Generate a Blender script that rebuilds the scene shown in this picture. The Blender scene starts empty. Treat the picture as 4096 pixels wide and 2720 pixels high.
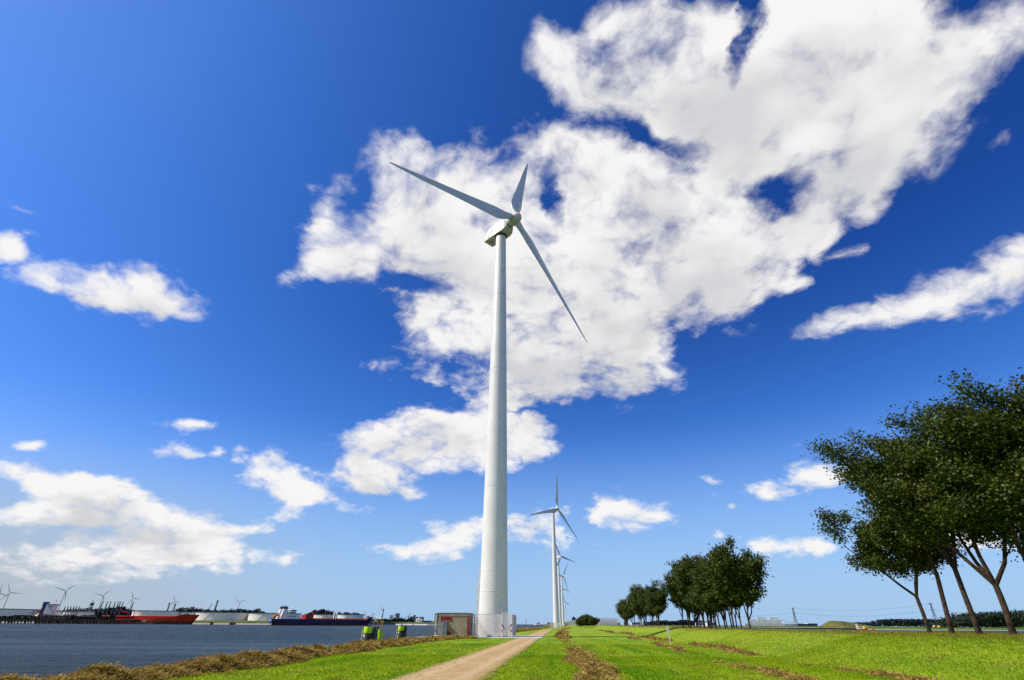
import bpy, math, random
import numpy as np
from mathutils import Vector, Matrix, Euler

scene = bpy.context.scene
COL = scene.collection
R = math.radians
PI = math.pi

# ------------------------------------------------------------------ camera
cam_d = bpy.data.cameras.new("camera")
cam_d.lens = 36.0 * 2060 / 4096
cam_d.sensor_width = 36.0
cam_d.clip_start = 0.1
cam_d.clip_end = 60000
cam = bpy.data.objects.new("camera", cam_d)
COL.objects.link(cam)
PITCH = math.atan(1137 / 2060)
EYE = 1.55
cam.matrix_world = Matrix.Translation((0, 0, EYE)) @ Euler((PI / 2 + PITCH, 0, 0)).to_matrix().to_4x4() @ Matrix.Rotation(0.0065, 4, 'Z')
scene.camera = cam

# ------------------------------------------------------------------ light and exposure
SUN_EL = R(46)
SUN_DIR = Vector((-math.cos(R(10)) * math.cos(SUN_EL), -math.sin(R(10)) * math.cos(SUN_EL), math.sin(SUN_EL)))
sun_d = bpy.data.lights.new("sun", 'SUN')
sun_d.energy = 4.8
sun_d.angle = R(0.53)
sun_d.color = (1.0, 0.935, 0.82)
sun = bpy.data.objects.new("sun", sun_d)
COL.objects.link(sun)
sun.rotation_euler = SUN_DIR.to_track_quat('Z', 'Y').to_euler()
scene.view_settings.view_transform = 'Standard'
scene.view_settings.look = 'None'
scene.view_settings.exposure = 0.0
scene.view_settings.gamma = 1.0
scene.view_settings.use_curve_mapping = False
scene.render.engine = 'CYCLES'
scene.cycles.max_bounces = 5
scene.cycles.diffuse_bounces = 2
scene.cycles.glossy_bounces = 2
scene.cycles.transparent_max_bounces = 6
scene.cycles.use_adaptive_sampling = True
scene.cycles.adaptive_threshold = 0.01
scene.cycles.use_denoising = False

# ------------------------------------------------------------------ sky: Nishita plus procedural cumulus
# each cloud lobe: azimuth, elevation, half-width, half-height, tilt (degrees), strength
CLOUDS=[
(23.78,56.05,8.48,4.85,-19.7,1.35),(10.99,55.2,3.81,2.53,-35.5,1.1),(20.77,57.91,6.36,3.0,-17.5,1),(31.4,51.65,5.74,4.4,-25.2,1),(27.63,50.25,6.18,3.86,-39.9,1),(25.39,47.46,3.83,1.74,-42.3,0.73),(47.84,48.6,6.05,5.32,-11.2,1.1),(40.76,45.02,6.37,6.59,3.2,1.1),(46.67,40.99,5.95,4.34,27.7,1),(35.91,40.97,5.29,3.47,-2.7,0.9),(40.63,37.45,2.77,2.77,8.6,0.98),(54.28,42.22,3.14,2.23,10.3,0.98),(59.19,42.99,1.25,2.22,-8.4,0.43),(43.96,53.31,4.01,2.57,-37.4,1.1),(30.96,41.69,2.35,1.43,-21.4,0.61),(-3.45,44.98,11.35,5.09,7.6,1.1),(6.24,47.97,3.39,3.64,-4.3,0.98),(15.21,44.1,6.66,4.15,-10.3,1),(21.99,39.4,9.8,5.92,-14.0,1.1),(30.06,35.74,5.44,4.74,-1.8,1),(36.56,36.39,2.11,2.67,11.3,0.98),(27.99,31.97,4.62,3.07,12.0,0.98),(14.87,34.5,11.68,5.79,-8.2,1.1),(5.11,33.34,10.81,5.0,-2.4,1),(-10.74,31.7,3.98,2.47,6.1,1.1),(-6.61,28.65,5.94,2.16,3.6,0.98),(5.91,26.59,11.03,3.83,-2.3,1),(2.11,23.55,5.73,2.15,-0.5,0.98),(12.68,25.71,4.39,2.59,-5.2,0.98),(11.31,22.27,2.77,1.41,-14.1,0.61),(-19.19,38.57,6.65,3.99,22.7,1),(-23.78,34.69,4.74,1.41,30.0,0.73),(-25.82,39.24,2.24,3.08,-3.8,0.61),(-18.72,45.61,2.61,2.34,14.0,0.61),(-12.61,37.43,5.52,3.01,8.1,1.1),(1.1,37.7,7.1,4.46,-0.3,1),(18.55,24.41,1.41,1.84,-7.5,0.55),(-11.18,23.8,3.5,1.31,-10.2,0.61),(-28.24,41.65,0.97,0.54,20.0,0.61),(-17.61,24.64,1.07,0.65,7.9,0.49),(-7.91,18.37,8.76,3.7,2.9,1.05),(-12.72,17.85,5.38,2.06,14.5,0.85),(0.55,18.59,5.9,3.03,-9.7,1.16),(-8.62,15.13,7.74,1.62,2.6,0.7),(-15.39,13.41,5.05,1.38,-7.8,1.1),(-12.95,12.04,2.89,0.86,-6.6,0.61),(-24.67,12.61,3.34,1.86,-6.3,1.34),(-20.02,11.07,4.58,1.14,-7.5,0.98),(-23.13,9.21,3.1,0.6,4.3,0.73),(-24.81,7.98,1.8,0.43,4.1,0.61),(-5.8,8.15,4.64,1.91,10.7,1.1),(-10.56,6.66,3.64,0.74,6.3,0.85),(3.31,8.74,6.27,2.04,-4.9,0.9),(10.69,10.42,3.74,1.64,-6.4,1.1),(14.68,10.29,2.77,0.77,-7.2,0.73),(-46.68,25.35,3.44,1.51,1.1,1.34),(-40.96,27.17,3.95,2.18,12.2,1.46),(-51.46,26.95,1.03,1.21,30.2,1.1),(-50.69,30.11,1.58,0.42,-0.7,0.73),(-50.09,28.44,1.04,0.37,-20.2,0.61),(-33.12,16.01,2.29,0.64,4.9,0.98),(-33.76,13.87,2.05,0.85,0.4,0.98),(-30.51,14.05,0.61,0.52,8.6,0.73),(-29.1,13.32,1.09,0.48,7.7,0.73),(-43.56,12.38,0.93,0.48,12.0,0.85),(-42.95,10.43,3.03,0.78,-7.1,0.98),(-38.84,9.34,2.99,1.62,7.9,1.59),(-35.96,9.0,2.99,1.42,-2.2,1.46),(-36.64,7.23,8.72,1.25,0.1,0.85),(-42.07,7.3,2.03,0.73,7.0,0.85),(-30.52,7.47,3.79,1.17,-1.6,0.98),(-34.38,4.95,9.47,1.31,1.6,0.8),(-28.57,5.38,3.85,1.09,-1.8,0.85),(-38.71,4.71,4.28,1.01,7.8,0.7),(-36.84,3.32,6.74,0.93,2.9,0.5),(-21.84,5.31,1.38,0.54,2.5,0.85),(-26.09,3.98,0.57,0.4,2.3,0.61),(31.16,13.32,3.1,1.0,7.6,1.1),(26.23,11.86,2.03,0.91,-18.5,0.98),(31.08,11.64,2.25,1.09,-6.5,0.85),(21.14,12.49,1.1,0.42,-4.4,0.73),(20.93,11.3,0.89,0.37,-3.9,0.61),(22.68,10.56,0.79,0.29,-4.0,0.61),(29.88,15.68,0.75,0.32,2.5,0.49),(26.74,6.64,2.34,1.06,-2.9,0.98),(23.82,6.97,1.7,0.7,-2.7,0.73),(29.44,6.68,1.03,0.74,-3.4,0.73),(20.63,7.82,0.64,0.48,-2.6,0.85),(40.69,6.06,3.14,0.92,-4.7,0.85),(37.91,25.81,3.71,1.44,-0.3,0.92),(43.42,25.77,2.83,1.73,-2.8,0.85),(48.4,25.87,3.3,2.32,-1.3,0.92),(51.82,26.21,1.9,2.02,-7.5,0.85),(39.91,31.95,2.65,0.67,6.6,0.61),(34.2,30.22,1.21,0.83,-18.5,0.73),(40.53,34.07,2.61,1.19,4.9,0.55),(54.78,35.82,1.45,0.85,16.1,0.37),(28.17,34.42,5.58,3.94,-0.1,0.6)]
GAPS=[(37.16,53.73,0.67,2.97,-38.3,1.1),(34.43,39.08,1.59,1.17,5.1,0.98),(6.5,43.19,0.74,2.44,0.8,0.98),(-14.02,35.29,3.65,0.94,-13.9,0.98),(-11.19,21.53,5.55,0.93,-3.5,0.85),(2.6,21.64,4.29,0.66,-0.6,0.61),(7.22,9.55,0.98,1.72,-10.4,1.22),(-22.07,40.98,1.55,2.0,15.3,0.61),(24.69,47.2,2.52,0.72,-27.9,0.61)]

world = bpy.data.worlds.new("World")
scene.world = world
world.use_nodes = True
nt = world.node_tree
nt.nodes.clear()
def N(tree, kind, **kw):
    n = tree.nodes.new(kind)
    for k, v in kw.items():
        setattr(n, k, v)
    return n
def M(tree, op, a, b=None, c=None, clamp=False):
    n = tree.nodes.new('ShaderNodeMath')
    n.operation = op
    n.use_clamp = clamp
    for i, v in enumerate((a, b, c)):
        if v is None:
            continue
        if isinstance(v, (int, float)):
            n.inputs[i].default_value = v
        else:
            tree.links.new(v, n.inputs[i])
    return n.outputs[0]
def VM(tree, op, a, b=None, scale=None):
    n = tree.nodes.new('ShaderNodeVectorMath')
    n.operation = op
    for i, v in enumerate((a, b)):
        if v is None:
            continue
        if isinstance(v, (tuple, list)):
            n.inputs[i].default_value = v
        else:
            tree.links.new(v, n.inputs[i])
    if scale is not None:
        if isinstance(scale, (int, float)):
            n.inputs['Scale'].default_value = scale
        else:
            tree.links.new(scale, n.inputs['Scale'])
    return n.outputs['Value'] if op in ('LENGTH', 'DOT_PRODUCT') else n.outputs[0]
def noise(tree, vec, scale, detail=4, rough=0.5, out='Fac'):
    n = tree.nodes.new('ShaderNodeTexNoise')
    n.inputs['Scale'].default_value = scale
    n.inputs['Detail'].default_value = detail
    n.inputs['Roughness'].default_value = rough
    if vec is not None:
        tree.links.new(vec, n.inputs['Vector'])
    return n.outputs[out]
def mrange(tree, v, a, b, c=0.0, d=1.0, smooth=True):
    n = tree.nodes.new('ShaderNodeMapRange')
    if smooth:
        n.interpolation_type = 'SMOOTHSTEP'
    tree.links.new(v, n.inputs['Value'])
    for k, x in zip(('From Min', 'From Max', 'To Min', 'To Max'), (a, b, c, d)):
        n.inputs[k].default_value = x
    return n.outputs['Result']
def mixc(tree, f, a, b, blend='MIX'):
    n = tree.nodes.new('ShaderNodeMix')
    n.data_type = 'RGBA'
    n.blend_type = blend
    n.clamp_factor = True
    if isinstance(f, (int, float)):
        n.inputs[0].default_value = f
    else:
        tree.links.new(f, n.inputs[0])
    for i, v in ((6, a), (7, b)):
        if isinstance(v, (tuple, list)):
            n.inputs[i].default_value = (*v[:3], 1)
        else:
            tree.links.new(v, n.inputs[i])
    return n.outputs[2]

sky = N(nt, 'ShaderNodeTexSky', sky_type='NISHITA', sun_disc=False)
sky.sun_elevation = SUN_EL
sky.sun_rotation = R(260)
sky.altitude = 0
sky.air_density = 1.0
sky.dust_density = 0.6
sky.ozone_density = 2.5
tc = N(nt, 'ShaderNodeTexCoord')
DIR = tc.outputs['Generated']
nt.links.new(DIR, sky.inputs[0]) if len(sky.inputs) else None
sep = N(nt, 'ShaderNodeSeparateXYZ')
nt.links.new(DIR, sep.inputs[0])
Z = sep.outputs['Z']
zc = M(nt, 'MAXIMUM', Z, 0.0)
inv = M(nt, 'DIVIDE', 1.0, M(nt, 'ADD', zc, 0.45))
flat = VM(nt, 'SCALE', DIR, scale=inv)             # noise grows finer towards the horizon
warp_n = noise(nt, flat, 3.4, 5, 0.55, 'Color')
warp = VM(nt, 'SUBTRACT', warp_n, (0.5, 0.5, 0.5))
amp = M(nt, 'MULTIPLY_ADD', zc, 0.16, 0.020)
wdir = VM(nt, 'ADD', DIR, VM(nt, 'SCALE', warp, scale=amp))
# the same field looked up a little nearer the sun tells how deep inside a cloud a point is
shift = M(nt, 'MULTIPLY_ADD', zc, 0.085, 0.014)
sunv = VM(nt, 'SCALE', (-0.55, 0.0, 0.84), scale=shift)
sdir = VM(nt, 'ADD', wdir, sunv)
gdir = VM(nt, 'ADD', wdir, VM(nt, 'SCALE', VM(nt, 'SUBTRACT', noise(nt, flat, 11.0, 6, 0.6, 'Color'), (0.5, 0.5, 0.5)), scale=0.11))
def lobe(spec, grow, vec=None):
    az, el, a, b, tilt, w = spec
    az, el = R(az), R(el)
    c = Vector((math.sin(az) * math.cos(el), math.cos(az) * math.cos(el), math.sin(el)))
    E = Vector((c.y, -c.x, 0)).normalized()
    U = E.cross(c).normalized()
    if U.z < 0:
        U = -U
    t = R(tilt)
    e1 = E * math.cos(t) + U * math.sin(t)
    e2 = c.cross(e1)
    rot = Matrix((e1, e2, c)).transposed().to_euler()
    g = N(nt, 'ShaderNodeTexGradient', gradient_type='SPHERICAL')
    tm = g.texture_mapping
    tm.vector_type = 'TEXTURE'
    tm.translation = c
    tm.rotation = rot
    if max(spec[2], spec[3]) < 4.0 and vec is not gdir:
        grow *= 1.10
    tm.scale = (R(a) * grow, R(b) * grow, max(R(a), R(b)) * 1.5)
    nt.links.new(vec or wdir, g.inputs[0])
    return g.outputs['Fac'], w
dens = None
above = None
for s in CLOUDS:
    f, w = lobe(s, 1.52)
    dens = M(nt, 'MULTIPLY', f, w) if dens is None else M(nt, 'MULTIPLY_ADD', f, w, dens)
    f, w = lobe(s, 1.52, sdir)
    above = M(nt, 'MULTIPLY', f, w) if above is None else M(nt, 'MULTIPLY_ADD', f, w, above)
gap = None
for s in GAPS:
    f, w = lobe(s, 1.9, gdir)
    gap = M(nt, 'MULTIPLY', f, w) if gap is None else M(nt, 'MULTIPLY_ADD', f, w, gap)
# unseen broken cloud added behind the camera to whiten the ambient light
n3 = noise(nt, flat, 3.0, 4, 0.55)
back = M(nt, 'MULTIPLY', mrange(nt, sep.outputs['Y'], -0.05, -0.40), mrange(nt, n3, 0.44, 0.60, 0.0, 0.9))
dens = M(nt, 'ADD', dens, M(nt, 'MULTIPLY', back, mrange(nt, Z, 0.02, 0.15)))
flat2 = VM(nt, 'ADD', flat, VM(nt, 'SCALE', warp, scale=0.14))
n1 = noise(nt, flat2, 9.0, 10, 0.62)
vo = nt.nodes.new('ShaderNodeTexVoronoi')
vo.inputs['Scale'].default_value = 15.0
vo.inputs['Detail'].default_value = 2.5
vo.inputs['Roughness'].default_value = 0.55
nt.links.new(flat2, vo.inputs['Vector'])
puffs = M(nt, 'SUBTRACT', 0.42, vo.outputs['Distance'])
edge = M(nt, 'MULTIPLY_ADD', M(nt, 'SUBTRACT', n1, 0.5), 2.3, M(nt, 'MULTIPLY', puffs, 0.42))
body = M(nt, 'SUBTRACT', M(nt, 'MINIMUM', dens, 1.05), M(nt, 'MINIMUM', M(nt, 'MULTIPLY', gap, M(nt, 'MULTIPLY_ADD', M(nt, 'SUBTRACT', n1, 0.5), 4.0, 0.95)), 0.76))
total = M(nt, 'ADD', body, M(nt, 'MULTIPLY', edge, mrange(nt, dens, 0.0, 0.25)))
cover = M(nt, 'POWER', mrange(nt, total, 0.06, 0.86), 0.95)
# light inside the cloud: bright towards the sun, soft grey where there is cloud between it and the sun
lump = noise(nt, flat2, 4.2, 4, 0.5)
inside = M(nt, 'ADD', M(nt, 'MINIMUM', above, 1.5), M(nt, 'MULTIPLY', M(nt, 'SUBTRACT', lump, 0.5), 5.5))
inside = M(nt, 'SUBTRACT', inside, M(nt, 'MULTIPLY', puffs, 0.6))
deepin = mrange(nt, inside, 0.7, 2.6)
strength = mrange(nt, Z, 0.03, 0.40, 0.85, 0.78)
grey = M(nt, 'MULTIPLY', deepin, strength, clamp=True)
CW = 9.6
cloud_c = mixc(nt, grey, (0.98 * CW, 0.965 * CW, 0.955 * CW), (0.60 * CW, 0.61 * CW, 0.645 * CW))
hsv = N(nt, 'ShaderNodeHueSaturation')
hsv.inputs['Saturation'].default_value = 1.12
hsv.inputs['Hue'].default_value = 0.503
hsv.inputs['Value'].default_value = 1.0
tint = mixc(nt, 1.0, sky.outputs[0], (0.86, 1.13, 1.66), 'MULTIPLY')
nt.links.new(tint, hsv.inputs['Color'])
# the sky is deepest at right angles to the sun
cs = VM(nt, 'DOT_PRODUCT', DIR, tuple(SUN_DIR))
deep = M(nt, 'SUBTRACT', 1.0, M(nt, 'MULTIPLY', M(nt, 'MULTIPLY', cs, cs), 1.5), clamp=True)
pol = mixc(nt, M(nt, 'MULTIPLY', deep, 0.9), (1.05, 1.08, 1.06), (0.30, 0.46, 0.66))
skyc = mixc(nt, mrange(nt, Z, 0.15, 0.6), hsv.outputs[0], mixc(nt, 1.0, hsv.outputs[0], pol, 'MULTIPLY'))
air = mrange(nt, Z, 0.0, 0.34, 0.86, 0.0)          # pale air low over the horizon
clear = mixc(nt, air, skyc, (3.7, 5.7, 8.4))
glare = M(nt, 'MULTIPLY', mrange(nt, VM(nt, 'DOT_PRODUCT', DIR, (-0.985, -0.17, 0.0)), 0.05, 0.62), mrange(nt, Z, 0.26, 0.0))
clear = mixc(nt, M(nt, 'MULTIPLY', glare, 0.95), clear, (4.6, 5.05, 5.45))   # hazier, greyer air on the sun's side
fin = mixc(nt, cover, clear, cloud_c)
bg = N(nt, 'ShaderNodeBackground')
bg.inputs['Strength'].default_value = 0.1
nt.links.new(fin, bg.inputs['Color'])
wo = N(nt, 'ShaderNodeOutputWorld')
nt.links.new(bg.outputs[0], wo.inputs[0])
world.cycles.sampling_method = 'MANUAL'
world.cycles.sample_map_resolution = 512

# ------------------------------------------------------------------ helpers
def link(o, parent=None):
    COL.objects.link(o)
    if parent is not None:
        o.parent = parent
    return o
def tag(o, label=None, cat=None, group=None, kind=None):
    if label: o["label"] = label
    if cat: o["category"] = cat
    if group: o["group"] = group
    if kind: o["kind"] = kind
    return o
def thing(name, label, cat, loc=(0, 0, 0), rz=0.0, group=None):
    o = bpy.data.objects.new(name, None)
    o.empty_display_size = 0.3
    o.location = loc
    o.rotation_euler = (0, 0, rz)
    link(o)
    return tag(o, label, cat, group)
class MB:
    """collects faces for ONE mesh object"""
    def __init__(s):
        s.v, s.f, s.m, s.sm = [], [], [], []
        s.cur = 0
        s.smooth = False
    def add(s, vs, fs, smooth=None):
        b = len(s.v)
        s.v += [tuple(v) for v in vs]
        sm = s.smooth if smooth is None else smooth
        for f in fs:
            s.f.append(tuple(b + i for i in f)); s.m.append(s.cur); s.sm.append(sm)
        return s
    def box(s, x0, x1, y0, y1, z0, z1, mat=None):
        vs = [(x, y, z) for z in (z0, z1) for y in (y0, y1) for x in (x0, x1)]
        if mat is not None:
            vs = [mat @ Vector(v) for v in vs]
        return s.add(vs, [(0, 2, 3, 1), (4, 5, 7, 6), (0, 1, 5, 4), (2, 6, 7, 3), (0, 4, 6, 2), (1, 3, 7, 5)], False)
    def bar(s, a, b, w, h=None, up=(0, 0, 1)):
        a, b = Vector(a), Vector(b)
        h = w if h is None else h
        d = (b - a).normalized()
        u = Vector(up)
        if abs(d.dot(u)) > 0.98: u = Vector((1, 0, 0))
        x = d.cross(u).normalized() * w / 2
        y = x.cross(d).normalized() * h / 2
        vs = [p + i * x + j * y for p in (a, b) for i, j in ((-1, -1), (1, -1), (1, 1), (-1, 1))]
        return s.add(vs, [(3, 2, 1, 0), (4, 5, 6, 7), (0, 1, 5, 4), (1, 2, 6, 5), (2, 3, 7, 6), (3, 0, 4, 7)], False)
    def tube(s, pts, rads, n=8, caps=True, smooth=True):
        pts = [Vector(p) for p in pts]
        if isinstance(rads, (int, float)): rads = [rads] * len(pts)
        vs, fs = [], []
        prev = None
        for i, p in enumerate(pts):
            d = (pts[min(i + 1, len(pts) - 1)] - pts[max(i - 1, 0)]).normalized()
            if prev is None:
                u = Vector((1, 0, 0)) if abs(d.x) < 0.9 else Vector((0, 1, 0))
                x = (u - d * u.dot(d)).normalized()
            else:
                x = (prev - d * prev.dot(d)).normalized()
            prev = x
            y = d.cross(x)
            for k in range(n):
                a = 2 * PI * k / n
                vs.append(p + (x * math.cos(a) + y * math.sin(a)) * rads[i])
        for i in range(len(pts) - 1):
            for k in range(n):
                a, b = i * n + k, i * n + (k + 1) % n
                fs.append((a, b, b + n, a + n))
        s.add(vs, fs, smooth)
        if caps:
            b = len(s.v) - len(vs)
            s.f.append(tuple(b + k for k in range(n))[::-1]); s.m.append(s.cur); s.sm.append(False)
            e = b + (len(pts) - 1) * n
            s.f.append(tuple(e + k for k in range(n))); s.m.append(s.cur); s.sm.append(False)
        return s
    def lathe(s, prof, n=24, c=(0, 0), a0=0.0, a1=2 * PI, smooth=True):
        full = abs(a1 - a0 - 2 * PI) < 1e-6
        k = n if full else n + 1
        vs = [(c[0] + r * math.cos(a0 + (a1 - a0) * i / n), c[1] + r * math.sin(a0 + (a1 - a0) * i / n), z) for r, z in prof for i in range(k)]
        fs = []
        for j in range(len(prof) - 1):
            for i in range(n):
                a, b = j * k + i, j * k + (i + 1) % k
                fs.append((a, b, b + k, a + k))
        s.add(vs, fs, smooth)
        return s
    def disc(s, r, z, n=24, c=(0, 0)):
        return s.add([(c[0] + r * math.cos(2 * PI * i / n), c[1] + r * math.sin(2 * PI * i / n), z) for i in range(n)], [tuple(range(n))], False)
    def loft(s, rings, closed=True, caps=True, smooth=True):
        n = len(rings[0])
        vs = [p for r in rings for p in r]
        fs = []
        for i in range(len(rings) - 1):
            for k in range(n if closed else n - 1):
                a, b = i * n + k, i * n + (k + 1) % n
                fs.append((a, b, b + n, a + n))
        s.add(vs, fs, smooth)
        if caps and closed:
            b = len(s.v) - len(vs)
            s.f.append(tuple(b + k for k in range(n))[::-1]); s.m.append(s.cur); s.sm.append(False)
            e = b + (len(rings) - 1) * n
            s.f.append(tuple(e + k for k in range(n))); s.m.append(s.cur); s.sm.append(False)
        return s
    def mesh(s, name, mats):
        me = bpy.data.meshes.new(name)
        me.from_pydata([tuple(v) for v in s.v], [], s.f)
        for m in (mats if isinstance(mats, (list, tuple)) else [mats]):
            me.materials.append(m)
        me.polygons.foreach_set('material_index', s.m)
        me.polygons.foreach_set('use_smooth', s.sm)
        me.update()
        return me
    def obj(s, name, mats, parent=None, loc=None, rz=None):
        o = bpy.data.objects.new(name, s.mesh(name, mats))
        link(o, parent)
        if loc is not None: o.location = loc
        if rz is not None: o.rotation_euler = (0, 0, rz)
        return o
def fast_mesh(name, verts, nper, mats, smooth=False):
    """mesh of many separate nper-gons from a flat vertex array"""
    verts = np.asarray(verts, np.float32).reshape(-1, 3)
    nv = len(verts); nf = nv // nper
    me = bpy.data.meshes.new(name)
    me.vertices.add(nv); me.vertices.foreach_set('co', verts.ravel())
    me.loops.add(nv); me.loops.foreach_set('vertex_index', np.arange(nv, dtype=np.int32))
    me.polygons.add(nf); me.polygons.foreach_set('loop_start', np.arange(0, nv, nper, dtype=np.int32))
    me.update(calc_edges=True)
    for m in mats: me.materials.append(m)
    return me
def copy_tree(o, parent=None):
    c = o.copy()
    link(c, parent)
    for ch in o.children:
        copy_tree(ch, c)
    return c

# ------------------------------------------------------------------ materials
def base_mat(name, rough=0.6, spec=0.4, metal=0.0):
    m = bpy.data.materials.new(name)
    m.use_nodes = True
    t = m.node_tree
    b = t.nodes['Principled BSDF']
    b.inputs['Roughness'].default_value = rough
    b.inputs['Specular IOR Level'].default_value = spec
    b.inputs['Metallic'].default_value = metal
    return m, t, b
def paint(name, col, rough=0.55, spec=0.35, metal=0.0, var=0.12, scale=1.5, streak=0.0, bump=0.0, bscale=40):
    """painted, weathered surface: colour drifts with object-space noise, optional run-down streaks"""
    m, t, b = base_mat(name, rough, spec, metal)
    co = t.nodes.new('ShaderNodeTexCoord').outputs['Object']
    f = noise(t, co, scale, 6, 0.6)
    dark = tuple(c * (1 - var * 2.2) for c in col)
    lite = tuple(min(1, c * (1 + var * 0.7)) for c in col)
    c = mixc(t, mrange(t, f, 0.3, 0.7), dark, lite)
    if streak:
        s = noise(t, VM(t, 'MULTIPLY', co, (3.0, 3.0, 0.10)), 1.6, 6, 0.65)
        c = mixc(t, M(t, 'MULTIPLY', mrange(t, s, 0.52, 0.78), streak), c, tuple(v * 0.45 + 0.02 for v in col))
    t.links.new(c, b.inputs['Base Color'])
    t.links.new(mrange(t, f, 0.2, 0.8, rough - 0.08, rough + 0.1), b.inputs['Roughness'])
    if bump:
        bn = t.nodes.new('ShaderNodeBump')
        bn.inputs['Strength'].default_value = bump
        t.links.new(noise(t, co, bscale, 4, 0.6), bn.inputs['Height'])
        t.links.new(bn.outputs[0], b.inputs['Normal'])
    return m
MT = {}
MT['white'] = paint('turbine_white', (0.83, 0.79, 0.69), 0.38, 0.45, var=0.035, scale=0.25, streak=0.10)
MT['blade'] = paint('blade_white', (0.72, 0.70, 0.63), 0.36, 0.5, var=0.04, scale=0.3, streak=0.0)
MT['nacelle'] = paint('nacelle_white', (0.78, 0.74, 0.61), 0.45, 0.4, var=0.08, scale=0.7, streak=0.3)
MT['dark'] = paint('dark_rubber', (0.02, 0.02, 0.022), 0.6, 0.3)
MT['seam'] = paint('seam_grey', (0.60, 0.58, 0.53), 0.6, 0.3)
MT['galv'] = paint('galvanised_paint', (0.76, 0.74, 0.69), 0.42, 0.5, 0.0, var=0.05)
MT['pane_white'] = paint('white_steel', (0.82, 0.79, 0.71), 0.5, 0.4, var=0.06, scale=0.1, streak=0.15)
MT['red'] = paint('red_paint', (0.30, 0.012, 0.015), 0.55, 0.3, var=0.15)
MT['signred'] = paint('signal_red', (0.45, 0.02, 0.015), 0.5, 0.35)
MT['cab'] = paint('grey_cabinet', (0.20, 0.225, 0.235), 0.45, 0.4, var=0.06)
MT['trim'] = paint('roof_trim', (0.40, 0.41, 0.40), 0.55, 0.35, var=0.08)
MT['black'] = paint('black_pile', (0.022, 0.021, 0.020), 0.5, 0.4, var=0.3, scale=1.2)
MT['pile'] = paint('tarred_pile', (0.050, 0.043, 0.036), 0.7, 0.3, var=0.35, scale=1.5)
MT['lime'] = paint('fluorescent_lime', (0.56, 0.88, 0.0), 0.5, 0.3, var=0.06)
MT['yellow'] = paint('yellow_paint', (0.85, 0.68, 0.02), 0.5, 0.3, var=0.08)
MT['orange'] = paint('orange_yellow', (0.75, 0.36, 0.03), 0.55, 0.3, var=0.12)
MT['wood'] = paint('weathered_post', (0.32, 0.26, 0.17), 0.8, 0.2, var=0.2, scale=6)
MT['navy'] = paint('navy_hull', (0.007, 0.017, 0.075), 0.45, 0.35, var=0.15, scale=0.08, streak=0.2)
MT['antifoul'] = paint('antifouling_red', (0.09, 0.022, 0.024), 0.6, 0.25, var=0.2, scale=0.1)
MT['tanker_red'] = paint('tanker_red', (0.80, 0.045, 0.012), 0.45, 0.35, var=0.12, scale=0.06, streak=0.25)
MT['deck_red'] = paint('deck_red', (0.42, 0.05, 0.03), 0.7, 0.2, var=0.2, scale=0.3)
MT['rust'] = paint('rusty_brown', (0.14, 0.075, 0.03), 0.8, 0.2, var=0.3, scale=0.4)
MT['jetty'] = paint('jetty_dark', (0.022, 0.020, 0.019), 0.8, 0.2, var=0.3, scale=0.2)
MT['steel'] = paint('dark_steel', (0.07, 0.08, 0.09), 0.6, 0.4, 0.2, var=0.2, scale=0.4)
MT['tank'] = paint('tank_white', (0.84, 0.79, 0.68), 0.6, 0.3, var=0.05, scale=0.03, streak=0.25)
MT['rim'] = paint('tank_rim', (0.03, 0.04, 0.075), 0.7, 0.2)
MT['glass'] = paint('blue_glass', (0.03, 0.07, 0.15), 0.15, 0.6, var=0.15, scale=0.05)
MT['conc'] = paint('pale_concrete', (0.50, 0.48, 0.43), 0.8, 0.2, var=0.1, scale=0.05)
MT['slate'] = paint('slate_grey', (0.10, 0.115, 0.14), 0.7, 0.3, var=0.15, scale=0.1)
MT['bluesheet'] = paint('blue_sheeting', (0.03, 0.07, 0.28), 0.5, 0.3, var=0.1, scale=0.1)
MT['beige'] = paint('beige_cladding', (0.55, 0.42, 0.25), 0.7, 0.2, var=0.08, scale=0.1)

# exposed-aggregate concrete of the kiosk
def aggregate():
    m, t, b = base_mat('pebble_dash', 0.85, 0.2)
    co = t.nodes.new('ShaderNodeTexCoord').outputs['Object']
    v = t.nodes.new('ShaderNodeTexVoronoi'); v.inputs['Scale'].default_value = 34
    t.links.new(co, v.inputs['Vector'])
    bw = t.nodes.new('ShaderNodeSeparateColor'); t.links.new(v.outputs['Color'], bw.inputs[0])
    c = mixc(t, bw.outputs[0], (0.18, 0.12, 0.06), (0.44, 0.32, 0.17))
    c = mixc(t, mrange(t, bw.outputs[1], 0.80, 0.84), c, (0.70, 0.66, 0.55))
    c = mixc(t, mrange(t, noise(t, co, 0.9, 5), 0.45, 0.7, 0, 0.35), c, (0.10, 0.085, 0.06))
    t.links.new(c, b.inputs['Base Color'])
    bn = t.nodes.new('ShaderNodeBump'); bn.inputs['Strength'].default_value = 0.5; bn.inputs['Distance'].default_value = 0.02
    t.links.new(v.outputs['Distance'], bn.inputs['Height']); t.links.new(bn.outputs[0], b.inputs['Normal'])
    return m
MT['agg'] = aggregate()

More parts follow.
